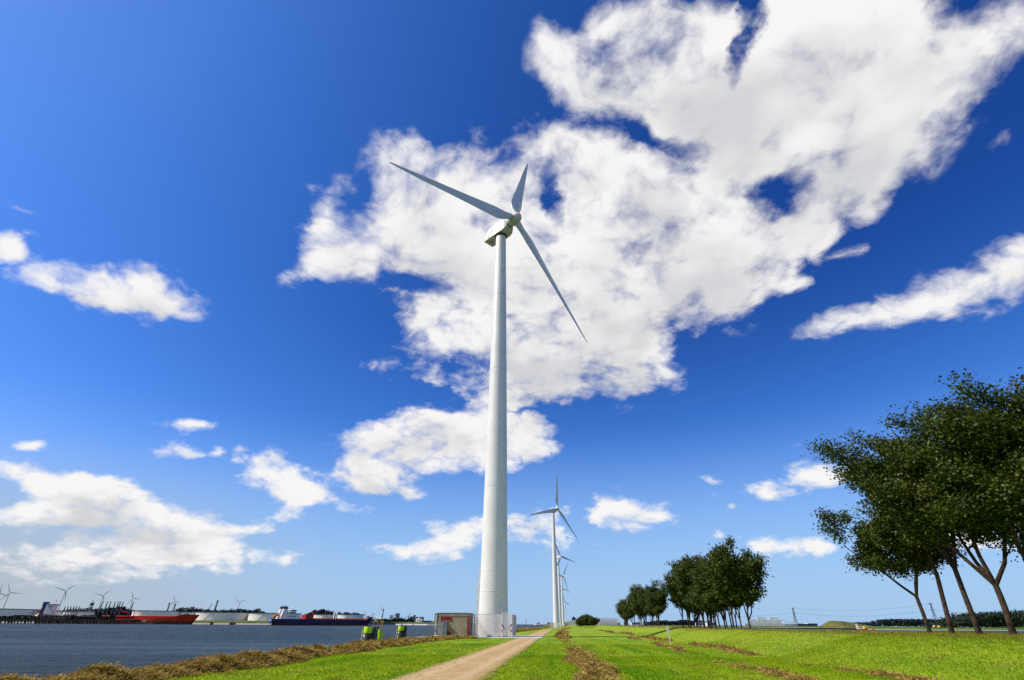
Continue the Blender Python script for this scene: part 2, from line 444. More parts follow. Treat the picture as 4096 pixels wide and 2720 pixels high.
def ground_coords(t):
    geo = t.nodes.new('ShaderNodeNewGeometry')
    return geo.outputs['Position']
def turf_colour(t, p):
    """mown turf: lush and dry patches, mowing swaths along the dyke, straw flecks"""
    s = t.nodes.new('ShaderNodeSeparateXYZ'); t.links.new(p, s.inputs[0])
    u = M(t, 'SUBTRACT', s.outputs['X'], M(t, 'MULTIPLY', s.outputs['Y'], 0.0835))
    cb = t.nodes.new('ShaderNodeCombineXYZ')
    t.links.new(u, cb.inputs['X']); t.links.new(M(t, 'MULTIPLY', s.outputs['Y'], 0.06), cb.inputs['Y'])
    sw = noise(t, cb.outputs[0], 0.55, 4, 0.6)
    big = noise(t, p, 0.16, 5, 0.6)
    mid = noise(t, p, 1.1, 6, 0.65)
    c = mixc(t, mrange(t, sw, 0.36, 0.62), (0.135, 0.300, 0.004), (0.310, 0.420, 0.012))
    c = mixc(t, mrange(t, big, 0.40, 0.68), c, (0.340, 0.420, 0.016))
    c = mixc(t, mrange(t, mid, 0.55, 0.80, 0, 0.75), c, (0.37, 0.32, 0.06))
    c = mixc(t, mrange(t, mid, 0.46, 0.22, 0, 0.55), c, (0.080, 0.230, 0.004))
    dull = noise(t, p, 0.7, 6, 0.68)
    c = mixc(t, mrange(t, dull, 0.50, 0.68, 0, 0.85), c, (0.215, 0.195, 0.035))
    c = mixc(t, mrange(t, dull, 0.46, 0.28, 0, 0.75), c, (0.050, 0.170, 0.004))
    # drier, yellower on the bank that rises to the trees
    c = mixc(t, mrange(t, u, 10.5, 14.5, 0, 0.55), c, (0.250, 0.310, 0.016))
    c = mixc(t, mrange(t, s.outputs['Z'], 1.10, 1.28, 0, 0.6), c, (0.20, 0.17, 0.035))
    return c, u, s
def turf_material():
    m, t, b = base_mat('turf', 0.9, 0.12)
    p = ground_coords(t)
    c, u, s = turf_colour(t, p)
    fine = noise(t, p, 7, 6, 0.7)
    c = mixc(t, mrange(t, fine, 0.30, 0.60, 0.55, 0), c, (0.025, 0.085, 0.003))
    # stone revetment below the turf on both water sides
    v = t.nodes.new('ShaderNodeTexVoronoi'); v.inputs['Scale'].default_value = 1.6
    t.links.new(p, v.inputs['Vector'])
    st = mixc(t, v.outputs['Distance'], (0.20, 0.185, 0.16), (0.07, 0.065, 0.06))
    c = mixc(t, mrange(t, s.outputs['Z'], -0.75, -0.45, 1, 0), c, st)
    t.links.new(c, b.inputs['Base Color'])
    bn = t.nodes.new('ShaderNodeBump'); bn.inputs['Strength'].default_value = 0.7; bn.inputs['Distance'].default_value = 0.08
    t.links.new(fine, bn.inputs['Height']); t.links.new(bn.outputs[0], b.inputs['Normal'])
    return m
MT['turf'] = turf_material()
def blade_material(name, hay=False):
    m = bpy.data.materials.new(name); m.use_nodes = True
    t = m.node_tree; t.nodes.clear()
    p = ground_coords(t)
    r = noise(t, p, 23, 2, 0.5)
    if hay:
        c = mixc(t, mrange(t, r, 0.35, 0.65), (0.19, 0.12, 0.022), (0.64, 0.46, 0.135))
        c = mixc(t, mrange(t, noise(t, p, 2.2, 4), 0.42, 0.68, 0, 0.7), c, (0.115, 0.07, 0.015))
    else:
        c, u, s = turf_colour(t, p)
        c = mixc(t, mrange(t, r, 0.30, 0.70), mixc(t, 1.0, c, (0.50, 0.60, 0.5), 'MULTIPLY'), mixc(t, 1.0, c, (1.62, 1.48, 1.5), 'MULTIPLY'))
    d = t.nodes.new('ShaderNodeBsdfDiffuse'); t.links.new(c, d.inputs['Color'])
    tr = t.nodes.new('ShaderNodeBsdfTranslucent'); t.links.new(c, tr.inputs['Color'])
    mx = t.nodes.new('ShaderNodeMixShader'); mx.inputs[0].default_value = 0.25 if hay else 0.42
    t.links.new(d.outputs[0], mx.inputs[1]); t.links.new(tr.outputs[0], mx.inputs[2])
    o = t.nodes.new('ShaderNodeOutputMaterial'); t.links.new(mx.outputs[0], o.inputs[0])
    return m
MT['grassblade'] = blade_material('grass_blades')
MT['straw'] = blade_material('straw', True)
def gravel_material():
    m, t, b = base_mat('gravel_track', 0.9, 0.15)
    p = ground_coords(t)
    s = t.nodes.new('ShaderNodeSeparateXYZ'); t.links.new(p, s.inputs[0])
    big = noise(t, p, 0.5, 5, 0.6); mid = noise(t, p, 3.5, 6, 0.7); fine = noise(t, p, 18, 4, 0.7)
    c = mixc(t, mrange(t, big, 0.35, 0.65), (0.44, 0.275, 0.115), (0.56, 0.37, 0.17))
    c = mixc(t, mrange(t, mid, 0.50, 0.80, 0, 0.6), c, (0.64, 0.47, 0.24))
    c = mixc(t, mrange(t, fine, 0.56, 0.74, 0, 0.75), c, (0.17, 0.125, 0.085))
    u = M(t, 'SUBTRACT', s.outputs['X'], M(t, 'MULTIPLY_ADD', s.outputs['Y'], 0.0835, -3.9))
    rut = M(t, 'ABSOLUTE', M(t, 'SUBTRACT', M(t, 'ABSOLUTE', u), 0.72))
    c = mixc(t, mrange(t, rut, 0.34, 0.08, 0, 0.35), c, (0.66, 0.50, 0.29))
    c = mixc(t, mrange(t, M(t, 'ADD', M(t, 'ABSOLUTE', u), M(t, 'MULTIPLY', mid, 0.9)), 1.55, 1.95, 0, 0.85), c, (0.20, 0.19, 0.035))
    peb = noise(t, p, 9, 2, 0.5)
    c = mixc(t, mrange(t, peb, 0.66, 0.72, 0, 0.7), c, (0.20, 0.15, 0.10))
    gr = M(t, 'MULTIPLY', mrange(t, mid, 0.50, 0.62), mrange(t, big, 0.47, 0.60))
    c = mixc(t, gr, c, (0.16, 0.18, 0.03))
    t.links.new(c, b.inputs['Base Color'])
    bn = t.nodes.new('ShaderNodeBump'); bn.inputs['Strength'].default_value = 0.8; bn.inputs['Distance'].default_value = 0.03
    t.links.new(fine, bn.inputs['Height']); t.links.new(bn.outputs[0], b.inputs['Normal'])
    return m
MT['gravel'] = gravel_material()
def water_material():
    m, t, b = base_mat('water', 0.22, 0.5)
    p = ground_coords(t)
    w1 = noise(t, VM(t, 'MULTIPLY', p, (0.45, 1.0, 1.0)), 0.55, 6, 0.62)
    w2 = noise(t, VM(t, 'MULTIPLY', p, (0.006, 0.035, 1.0)), 1.0, 5, 0.6)
    sl = mrange(t, w2, 0.50, 0.70)
    c = mixc(t, mrange(t, w1, 0.30, 0.70), (0.001, 0.009, 0.015), (0.014, 0.036, 0.050))
    c = mixc(t, M(t, 'MULTIPLY', sl, 0.8), c, (0.050, 0.085, 0.100))
    t.links.new(c, b.inputs['Base Color'])
    b.inputs['Specular IOR Level'].default_value = 0.015
    bn = t.nodes.new('ShaderNodeBump'); bn.inputs['Strength'].default_value = 1.0; bn.inputs['Distance'].default_value = 0.7
    t.links.new(w1, bn.inputs['Height']); t.links.new(bn.outputs[0], b.inputs['Normal'])
    b.inputs['Roughness'].default_value = 0.34
    return m
MT['water'] = water_material()
def leaf_material(name, lo, hi, sc=0.9, fade=None):
    m = bpy.data.materials.new(name); m.use_nodes = True
    t = m.node_tree; t.nodes.clear()
    p = ground_coords(t)
    c = mixc(t, mrange(t, noise(t, p, sc, 4, 0.6), 0.34, 0.66), lo, hi)
    c = mixc(t, mrange(t, noise(t, p, sc * 9, 2), 0.40, 0.75, 0, 0.5), c, tuple(v * 2.0 for v in hi))
    d = t.nodes.new('ShaderNodeBsdfPrincipled'); t.links.new(c, d.inputs['Base Color'])
    d.inputs['Roughness'].default_value = 0.55; d.inputs['Specular IOR Level'].default_value = 0.3
    tr = t.nodes.new('ShaderNodeBsdfTranslucent'); t.links.new(c, tr.inputs['Color'])
    mx = t.nodes.new('ShaderNodeMixShader'); mx.inputs[0].default_value = 0.22
    t.links.new(d.outputs[0], mx.inputs[1]); t.links.new(tr.outputs[0], mx.inputs[2])
    o = t.nodes.new('ShaderNodeOutputMaterial'); t.links.new(mx.outputs[0], o.inputs[0])
    return m
MT['leaf'] = leaf_material('poplar_leaves', (0.022, 0.036, 0.003), (0.070, 0.092, 0.007))
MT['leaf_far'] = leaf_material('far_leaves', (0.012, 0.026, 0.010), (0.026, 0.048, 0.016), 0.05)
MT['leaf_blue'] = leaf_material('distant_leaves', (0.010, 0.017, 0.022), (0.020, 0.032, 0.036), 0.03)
MT['bark'] = paint('bark', (0.070, 0.046, 0.027), 0.9, 0.15, var=0.35, scale=3.0, bump=0.6, bscale=14)
def land_material(name, lo, hi, stone=True, z0=-0.2, z1=0.7):
    m, t, b = base_mat(name, 0.95, 0.1)
    p = ground_coords(t)
    s = t.nodes.new('ShaderNodeSeparateXYZ'); t.links.new(p, s.inputs[0])
    c = mixc(t, mrange(t, noise(t, p, 0.03, 6, 0.65), 0.35, 0.65), lo, hi)
    if stone:
        c = mixc(t, mrange(t, s.outputs['Z'], z0, z1, 1, 0), c, (0.34, 0.31, 0.26))
    t.links.new(c, b.inputs['Base Color'])
    return m
MT['land'] = land_material('far_bank_turf', (0.055, 0.085, 0.018), (0.11, 0.13, 0.035))
MT['field'] = land_material('far_field', (0.05, 0.12, 0.015), (0.12, 0.16, 0.03), True, -1.2, -0.7)
MT['dune'] = land_material('mound_turf', (0.075, 0.085, 0.018), (0.20, 0.17, 0.045), False)

# ------------------------------------------------------------------ terrain: the dyke and its water
PC_Y = np.array([-60, 150, 382, 677, 971, 1304, 2300, 2600.])
PC_X = np.array([-8.9, 8.62, 35.3, 63, 93, 119, 224, 252.])
UE_Y = np.array([-60, 20, 23, 30, 70, 92, 100, 141, 200, 382, 700, 2600.])
UE_U = np.array([-10.2, -10.2, -10.3, -10.6, -11.2, -11.0, -9.6, -5.9, -5.6, -10, -10, -10.])
def pc(Y): return np.interp(Y, PC_Y, PC_X)
def ue(Y): return np.interp(Y, UE_Y, UE_U)
def sstep(x): x = np.clip(x, 0, 1); return x * x * (3 - 2 * x)
def tz(X, Y):
    X = np.asarray(X, float); Y = np.asarray(Y, float)
    u = X - pc(Y)
    z = 1.20 * sstep((u - 15.6) / 6.4)
    z = z + (0.012 + 0.03 * (u > 14)) * np.sin(u * 0.9 + Y * 0.13) * np.clip((np.abs(u) - 2) / 3, 0, 1)
    z = z + 0.010 * np.sin(u * 2.3 - Y * 0.41 + 1.3) * np.clip((np.abs(u) - 2) / 3, 0, 1)
    z = z + 0.11 * sstep((Y - 81) / 12) * np.clip((260 - Y) / 160, 0, 1) * np.clip((u - 1.6) / 2, 0, 1)
    z = z - 0.42 * np.clip(ue(Y) - u, 0, None)
    z = z - 0.40 * np.clip(u - 26.0, 0, None)
    end = np.clip((Y - 2350) / 60, 0, 1)
    return np.maximum(z, -3.0) - end * 5
ys = [-60.0]
while ys[-1] < 2450:
    ys.append(ys[-1] + max(0.55, abs(ys[-1]) * 0.014))
ys = np.array(ys)
us = np.concatenate([np.arange(-24, -8, 0.5), np.arange(-8, 14, 1.0), np.arange(14, 40.1, 0.5)])
def grid_obj(name, Xg, Yg, Zg, mat, smooth=True):
    r, c = Xg.shape
    me = bpy.data.meshes.new(name)
    idx = np.arange(r * c).reshape(r, c)
    f = np.stack([idx[:-1, :-1], idx[:-1, 1:], idx[1:, 1:], idx[1:, :-1]], -1).reshape(-1, 4)
    me.from_pydata(np.stack([Xg, Yg, Zg], -1).reshape(-1, 3).tolist(), [], f.tolist())
    me.materials.append(mat)
    me.polygons.foreach_set('use_smooth', np.full(len(f), smooth))
    me.update()
    return link(bpy.data.objects.new(name, me))
U, Yg = np.meshgrid(us, ys)
Xg = U + pc(Yg)
o = grid_obj('ground', Xg, Yg, tz(Xg, Yg), MT['turf']); tag(o, kind='structure')
WATER_Z = -1.5
mb = MB(); S = 22000.0
mb.add([(-S, -600, WATER_Z), (S, -600, WATER_Z), (S, 2 * S, WATER_Z), (-S, 2 * S, WATER_Z)], [(0, 1, 2, 3)])
tag(mb.obj('water', MT['water']), kind='structure')
# gravel track
rng = np.random.default_rng(7)
py = ys[(ys > -55) & (ys < 2300)]
cols = np.array([-1, -0.8, -0.5, 0, 0.5, 0.8, 1.0])
def wob(y, k): return 0.10 * np.sin(y * 0.9 + k) + 0.07 * np.sin(y * 2.3 + 2 * k) + 0.05 * np.sin(y * 5.1 + 3 * k)
PU = np.stack([(-1.52 + wob(py, 0.3)) + ((1.52 + wob(py, 1.9)) - (-1.52 + wob(py, 0.3))) * (c + 1) / 2 for c in cols], 1)
PY = np.repeat(py[:, None], len(cols), 1)
PX = PU + pc(PY)
tag(grid_obj('path', PX, PY, tz(PX, PY) + 0.02 + 0.02 * np.cos(cols * PI / 2)[None, :], MT['gravel']), kind='structure')

# grass blades: dense near the camera, thinning out with distance
def scatter(n, y0, y1):
    y = np.exp(rng.uniform(np.log(y0), np.log(y1), n)) if y0 > 0 else rng.uniform(y0, y1, n)
    return y
def grass(n, y0, y1, hgt, wid):
    y = np.sqrt(rng.uniform(y0 ** 2, y1 ** 2, n))
    x = rng.uniform(-0.92, 0.92, n) * y
    u = x - pc(y)
    w = np.abs(u - 0)
    edge = 1.36 + 0.25 * rng.standard_normal(n)
    keep = (u > ue(y) - 0.5) & (u < 26.5) & (w > edge)
    keep &= ~((u > -12.6) & (u < 1.2) & (y > 75) & (y < 92.5))
    x, y = x[keep], y[keep]
    z = tz(x, y)
    n = len(x)
    a = rng.uniform(0, 2 * PI, n)
    h = hgt * rng.uniform(0.45, 1.25, n) * (1 + 0.5 * (z > 1.12))
    w = wid * rng.uniform(0.6, 1.3, n)
    dx, dy = np.cos(a) * w, np.sin(a) * w
    lean = h[:, None] * rng.normal(0, 0.45, (n, 2))
    v = np.empty((n, 3, 3))
    v[:, 0] = np.stack([x - dx, y - dy, z - 0.01], 1)
    v[:, 1] = np.stack([x + dx, y + dy, z - 0.01], 1)
    v[:, 2] = np.stack([x + lean[:, 0], y + lean[:, 1], z + h], 1)
    return v.reshape(-1, 3)
gv = np.concatenate([grass(190000, 16, 34, 0.075, 0.015), grass(120000, 32, 54, 0.06, 0.024), grass(50000, 52, 75, 0.04, 0.035)])
go = link(bpy.data.objects.new('grass', fast_mesh('grass', gv, 3, [MT['grassblade']])))
tag(go, kind='stuff')

# hay windrows: a lumpy ridge with loose straw on it
def windrow(name, pts, height, width, n_straw, seed, straw=0.46, gaps=0.0, lumpy=0.9):
    r = np.random.default_rng(seed)
    pts = np.array(pts, float)
    L = np.concatenate([[0], np.cumsum(np.hypot(*np.diff(pts, axis=0).T))])
    step = 0.22
    s = np.arange(0, L[-1], step)
    X = np.interp(s, L, pts[:, 0]); Y = np.interp(s, L, pts[:, 1])
    X += 0.22 * np.sin(s * 0.55 + seed) + 0.12 * np.sin(s * 1.7 + 2 * seed)
    tx, ty = np.gradient(X), np.gradient(Y)
    k = np.hypot(tx, ty); nx, ny = ty / k, -tx / k
    def lump(s):
        v = np.zeros_like(s)
        for f, a in ((0.35, 0.10), (0.8, 0.16), (2.2, 0.26), (4.1, 0.20), (7.1, 0.08)):
            v += a * np.sin(s * f + r.uniform(0, 6.28))
        return v
    if seed == 1: height = height * np.interp(Y, [20, 45, 60, 70], [1, 0.9, 0.62, 0.40])
    if seed == 3: height = height * np.interp(Y, [14, 30, 36, 42, 46, 70, 75, 92, 98, 330], [1.25, 1.2, 0.7, 0.3, -0.2, -0.2, 1.0, 1.0, 0.15, 0.25])
    hh = height * np.clip(1 + lumpy * lump(s) - gaps * np.clip(np.sin(s * 0.21 + seed) + 0.35, 0, 1.2), 0.06 if gaps == 0 else -0.6, 2)
    ww = width * (0.85 + 0.35 * lump(s))
    cols = np.linspace(-1, 1, 9)
    P = np.empty((len(s), 9, 3))
    for j, c in enumerate(cols):
        off = c * ww / 2 + 0.04 * r.standard_normal(len(s))
        x, y = X + nx * off, Y + ny * off
        z = tz(x, y) + hh * (1 - abs(c) ** 2.2) * (1 + 0.13 * r.standard_normal(len(s))) - (0.05 if abs(c) == 1 else 0)
        P[:, j] = np.stack([x, y, z], 1)
    rr, cc = len(s), 9
    idx = np.arange(rr * cc).reshape(rr, cc)
    q = np.stack([idx[:-1, :-1], idx[:-1, 1:], idx[1:, 1:], idx[1:, :-1]], -1).reshape(-1, 4)
    body = P.reshape(-1, 3)[q].reshape(-1, 3)          # unshared quads
    n = n_straw
    # more straw where it is near the camera
    wgt = np.clip(30 / np.maximum(Y, 10), 0.15, 1.6) * np.where(hh > 0.03, np.clip(hh / 0.10, 0.2, 1.0), 0.008); wgt /= wgt.sum()
    i = r.choice(len(s), n, p=wgt)
    c = r.uniform(-1.08, 1.08, n)
    off = c * ww[i] / 2
    x = X[i] + nx[i] * off + r.normal(0, 0.1, n); y = Y[i] + ny[i] * off + r.uniform(-0.2, 0.2, n)
    z = tz(x, y) + np.maximum(hh[i], 0) * (1 - np.minimum(1, np.abs(c)) ** 2.2) * r.uniform(0.75, 1.12, n) + 0.02
    a = r.uniform(0, 2 * PI, n); e = r.normal(0.10, 0.34, n)
    l = straw * r.uniform(0.4, 1.2, n) * np.clip(np.sqrt(y / 24), 1, 2)
    w = 0.010 * np.clip(y / 20, 1, 4) * r.uniform(0.7, 1.4, n)
    d = np.stack([np.cos(a) * np.cos(e), np.sin(a) * np.cos(e), np.sin(e)], 1) * l[:, None] / 2
    b = np.stack([-np.sin(a), np.cos(a), np.zeros(n)], 1) * w[:, None] + np.stack([np.zeros(n), np.zeros(n), w * r.uniform(0.2, 1, n)], 1)
    ctr = np.stack([x, y, z], 1)
    st = np.stack([ctr - d - b, ctr - d + b, ctr + d + b * 0.5, ctr + d - b * 0.5], 1).reshape(-1, 3)
    me = fast_mesh(name, np.concatenate([body, st]), 4, [MT['straw']])
    return tag(link(bpy.data.objects.new(name, me)), kind='stuff')
def upts(lst): return [(float(pc(y)) + u, y) for u, y in lst]
windrow('hay_windrow', upts([(-8.6, 13), (-8.6, 20), (-8.8, 26), (-9.3, 32), (-9.6, 44), (-9.9, 56), (-9.3, 66), (-8.3, 71.3), (-6.4, 73.3)]), 0.22, 1.8, 110000, 1, lumpy=2.0)
windrow('hay_windrow', upts([(-10.0, 96), (-8.4, 110), (-6.1, 135), (-5.6, 200), (-8, 300), (-9.5, 370)]), 0.45, 1.5, 9000, 2)
windrow('hay_windrow', upts([(4.9, 14), (5.1, 20), (5.0, 30), (5.0, 42), (4.6, 60), (4.2, 90), (4.0, 130), (4.0, 200), (4.5, 330)]), 0.18, 0.9, 30000, 3, gaps=0.45)
windrow('hay_windrow', upts([(11.6, 16), (11.4, 25), (12.0, 35), (12.6, 47), (13.0, 60), (13.4, 80)]), 0.055, 0.42, 3500, 4, gaps=1.1)
windrow('hay_windrow', upts([(15.2, 17), (15.6, 30), (15.8, 45), (16.0, 70), (15.6, 110), (14.6, 160)]), 0.07, 0.48, 9000, 5, gaps=1.0)

# ------------------------------------------------------------------ wind turbines
TOWER_H = 71.6
YAW = 0.775
def tower_mesh():
    mb = MB()
    prof = []
    for i in range(25):
        z = TOWER_H * i / 24
        prof.append((2.12 + (1.02 - 2.12) * z / TOWER_H, z))
    mb.lathe(prof, 64)
    mb.disc(1.02, TOWER_H, 32)
    for z in (2.9, 5.6, 8.3, 20.5, 41.0, 57.0):     # weld seams and section joints
        r = 2.12 + (1.02 - 2.12) * z / TOWER_H
        mb.cur = 1 if z > 10 else 0
        mb.lathe([(r - 0.01, z - 0.03), (r + 0.012, z - 0.02), (r + 0.012, z + 0.02), (r - 0.01, z + 0.03)], 64)
    mb.cur = 0
    return mb.mesh('tower', [MT['white'], MT['seam']])
def blade_mesh():
    mb = MB()
    rings = []
    Rr = 29.4
    for r, ch, th, tw in ((0.9, 1.30, 1.30, 18), (1.6, 1.30, 1.30, 18), (2.6, 1.7, 1.10, 17), (3.8, 2.45, 0.85, 15), (5.2, 3.0, 0.68, 13), (6.6, 2.95, 0.56, 11),
                          (9.5, 2.55, 0.42, 8), (13, 2.1, 0.32, 5.5), (17, 1.7, 0.24, 3.5), (21, 1.3, 0.175, 2), (25, 0.92, 0.115, 1), (27.6, 0.56, 0.07, 0.5), (28.9, 0.36, 0.045, 0), (29.4, 0.10, 0.02, 0)):
        ring = []
        k = 16
        round_ = max(0.0, min(1.0, (2.6 - r) / 1.0)) if r < 2.6 else 0.0
        a = R(tw * 0.35 - 6)
        for i in range(k):
            t = 2 * PI * i / k
            cx = (1 + math.cos(t)) / 2                   # 1 = trailing edge, 0 = leading edge
            # airfoil: fuller towards the leading edge
            fat = math.sin(t) * (1 - 0.62 * cx * (1 - round_)) * 0.62 if not round_ else math.sin(t) * 0.5
            y = -(cx - (0.5 if round_ else 0.32)) * ch
            x = fat * th
            ring.append((x * math.cos(a) - y * math.sin(a), x * math.sin(a) + y * math.cos(a), r))
        rings.append(ring)
    mb.loft(rings)
    return mb.mesh('blade', MT['blade'])
def nacelle_mesh():
    mb = MB()
    rings = []
    def ring(x, w, z0, z1, cut):
        return [(x, -w, z0), (x, w, z0), (x, w, z1 - cut), (x, w - cut, z1), (x, -w + cut, z1), (x, -w, z1 - cut)]
    for x, w, z0, z1, cut in ((2.55, 0.95, 0.95, 2.75, 0.5), (2.1, 1.2, 0.45, 3.0, 0.55), (1.3, 1.32, 0.22, 3.2, 0.5), (-0.6, 1.34, 0.20, 3.3, 0.45), (-2.2, 1.30, 0.26, 3.1, 0.45), (-3.3, 1.24, 0.30, 2.55, 0.5), (-3.95, 1.18, 0.34, 1.75, 0.5)):
        rings.append(ring(x, w, z0, z1, cut))
    mb.loft(rings, smooth=False)
    mb.cur = 1
    for s in (-1, 1):                                    # cowling joint along the side
        mb.bar((2.1, s * 1.215, 2.0), (-1.4, s * 1.345, 1.9), 0.05, 0.05)
        mb.bar((-1.4, s * 1.345, 1.9), (-2.6, s * 1.30, 0.35), 0.05, 0.05)
    return mb.mesh('nacelle', [MT['nacelle'], MT['seam']])
def hub_mesh():
    mb = MB()
    rings = []
    for x, r in ((-1.45, 1.02), (-1.1, 1.12), (-0.2, 1.22), (0.55, 1.12), (1.05, 0.86), (1.4, 0.5), (1.55, 0.12)):
        rings.append([(x, r * math.cos(2 * PI * i / 24), r * math.sin(2 * PI * i / 24)) for i in range(24)])
    mb.loft(rings)
    return mb.mesh('hub', MT['nacelle'])
ME_tower, ME_blade, ME_nac, ME_hub = tower_mesh(), blade_mesh(), nacelle_mesh(), hub_mesh()
_y = MB(); _y.lathe([(1.0, -0.12), (1.16, -0.10), (1.20, 0.1), (1.16, 0.26), (0.9, 0.28)], 32)
ME_yaw = _y.mesh('yaw_ring', MT['dark'])
_h = MB()
_h.add([(-3.0 + 0.42 * math.cos(a) * (1 if i < 9 else 0.55), -0.15 + 0.62 * math.sin(a) * (1 if i < 9 else 0.62), 0.262) for i, a in [(i, PI * (i if i < 9 else 17 - i) / 8 - PI / 2) for i in range(18)]], [tuple(range(18))[::-1]])
ME_hatch = _h.mesh('vent_opening', MT['dark'])
def turbine(label, loc, phase, yaw=YAW, scale=1.0, group=None, detail=True):
    t = thing('wind_turbine', label, 'wind turbine', loc, 0, group)
    t.scale = (scale,) * 3
    def part(name, me, mat):
        o = link(bpy.data.objects.new(name, me), t)
        o.matrix_local = mat
        return o
    part('tower', ME_tower, Matrix())
    rz = Matrix.Rotation(yaw - PI / 2, 4, 'Z')
    top = Matrix.Translation((0, 0, TOWER_H)) @ rz
    nac = part('nacelle', ME_nac, top)
    part('yaw_ring', ME_yaw, Matrix.Translation((0, 0, TOWER_H)))
    if detail:
        h = link(bpy.data.objects.new('vent_opening', ME_hatch), nac)
    tilt = 0.14
    hubm = top @ Matrix.Translation((4.14 * math.cos(tilt), 0, 1.8 + 4.14 * math.sin(tilt))) @ Matrix.Rotation(-tilt, 4, 'Y')
    part('hub', ME_hub, hubm)
    for i in range(3):
        part('blade', ME_blade, hubm @ Matrix.Rotation(phase + i * 2 * PI / 3, 4, 'X') @ Matrix.Rotation(-0.047, 4, 'Y'))
    return t
T1 = (-2.42, 83.0, 0.06)
main = turbine('huge white wind turbine rising behind the slatted fence beside the gravel track', T1, -0.333)
# cable and ladder casing that runs up the foot of the big tower, with its brackets
mb = MB()
mb.box(-2.36, -2.02, -0.35, 0.35, 0, 6.6); mb.box(-2.22, -2.0, -0.3, 0.3, 6.6, 8.6)
mb.cur = 1
for z in (2.6, 4.2, 5.6): mb.box(-2.44, -2.36, -0.07, 0.07, z - 0.06, z + 0.06)
mb.obj('ladder_casing', [MT['white'], MT['steel']], main)
row_group = None
turbine('second white wind turbine along the gravel track, right behind the biggest one', (30.1, 382, 0.0), -0.25)
turbine('third white wind turbine in the row, one blade stretched out to the right', (57.9, 677, 0.0), 0.36)
turbine('fourth white wind turbine in the row, one blade hanging straight down', (87.8, 971, 0.0), -0.68)
turbine('fifth wind turbine in the row, hidden behind the fourth tower except a blade', (113.2, 1304, 0.0), -1.75)
turbine('sixth wind turbine in the row, thin pale tower low above the white barrier', (186, 2026, 0.0), 0.05)
turbine('farthest wind turbine at the very end of the dyke row', (218.6, 2300, 0.0), 0.5)
for (x, y, ph, lab) in ((-1428, 1610, 0.2, 'tiny wind turbine cut by the left edge of the photo'), (-1349, 1548, 0.43, 'wind turbine over the left end of the oil terminal, above the dark ship'),
                        (-1105.5, 1425, -0.82, 'wind turbine rising behind the blue funnel of the red tanker'), (-1188, 1679, -0.72, 'wind turbine beside the jetty service tower'),
                        (-1235, 1888, 0.44, 'wind turbine behind the tall loading arms of the jetty'), (-1240.7, 2134, 0.26, 'wind turbine between the two grey chimneys behind a white tank'),
                        (-1035.5, 2211, 0.98, 'lone wind turbine with blades in a Y over the widest white tank')):
    turbine(lab, (x, y, 3), ph, 0.80, 0.885, None, False)

# ------------------------------------------------------------------ fence round the turbine foot, local frame turned with the dyke
RZ = -math.atan(0.083)
def railing_side(mb, a, b, z0, z1, gap=0.15, w=0.06, posts=True):
    a, b = Vector((*a, 0)), Vector((*b, 0))
    L = (b - a).length
    d = (b - a) / L
    n = max(1, int(L / gap))
    for i in range(n + 1):
        p = a + d * (L * i / n)
        mb.bar((p.x, p.y, z0), (p.x, p.y, z1), 0.046, 0.046, up=(d.x - d.y, d.y + d.x, 0))
    for z in (z0 + 0.03, z1 - 0.03):
        mb.bar((a.x, a.y, z), (b.x, b.y, z), 0.045, 0.06)
def turbine_fence(loc, label, group=None):
    t = thing('turbine_fence', label, 'fence', loc, RZ, group)
    x0, x1, y0, y1, g0, h = -4.4, 2.9, -3.2, 4.9, 1.60, 2.68
    for a, b in (((x0, y0), (g0 - 0.06, y0)), ((x0, y0), (x0, y1)), ((x0, y1), (x1, y1)), ((x1, y0 + 0.06), (x1, y1))):
        mb = MB(); railing_side(mb, a, b, 0.14, h); mb.obj('railing_panel', MT['galv'], t)
    for p in ((x0, y0), (x0, y1), (x1, y1), (-2.2, y0), (x0, 0.8), (x1, 0.8), (-0.7, y1)):
        mb = MB(); mb.box(p[0] - 0.04, p[0] + 0.04, p[1] + 0.03, p[1] + 0.11, 0, h + 0.03); mb.obj('fence_post', MT['galv'], t)
    g = MB(); railing_side(g, (g0 + 0.1, y0), (x1 - 0.1, y0), 0.16, h - 0.02, 0.15)
    for p in ((g0 + 0.1, y0), (x1 - 0.1, y0)): g.bar((p[0], p[1], 0.14), (p[0], p[1], h), 0.06)
    gate = g.obj('gate', MT['galv'], t)
    l = MB(); l.box(g0 + 0.13, g0 + 0.22, y0 - 0.09, y0 - 0.02, 1.0, 1.35); l.obj('lock', MT['steel'], gate)
    for px in (g0, x1):
        p = MB()
        for z0_, z1_, m in ((0, 0.55, 0), (0.55, 0.87, 1), (0.87, 1.2, 0), (1.2, 1.52, 1), (1.52, h + 0.12, 0)):
            p.cur = m; p.box(px - 0.055, px + 0.055, y0 - 0.06, y0 + 0.05, z0_, z1_)
        p.obj('gate_post', [MT['pane_white'], MT['signred']], t)
    b = MB(); b.box(g0, x1, y0 - 0.05, y0 + 0.05, h + 0.12, h + 0.19); b.obj('gate_lintel', MT['pane_white'], t)
    return t
fence = turbine_fence(T1, 'tall pale slatted fence with a gate round the foot of the big turbine')
# concrete pad under turbine, kiosk and crossing
mb = MB()
lo = Matrix.Translation((0, 0, 0)) @ Matrix.Rotation(RZ, 4, 'Z')
mb.box(-9.3, 7.0, -7.3, 8.2, -1.6, 0.045)
pad = mb.obj('concrete_pad', MT['conc'], None, (T1[0], T1[1], 0.0), RZ); tag(pad, kind='structure')
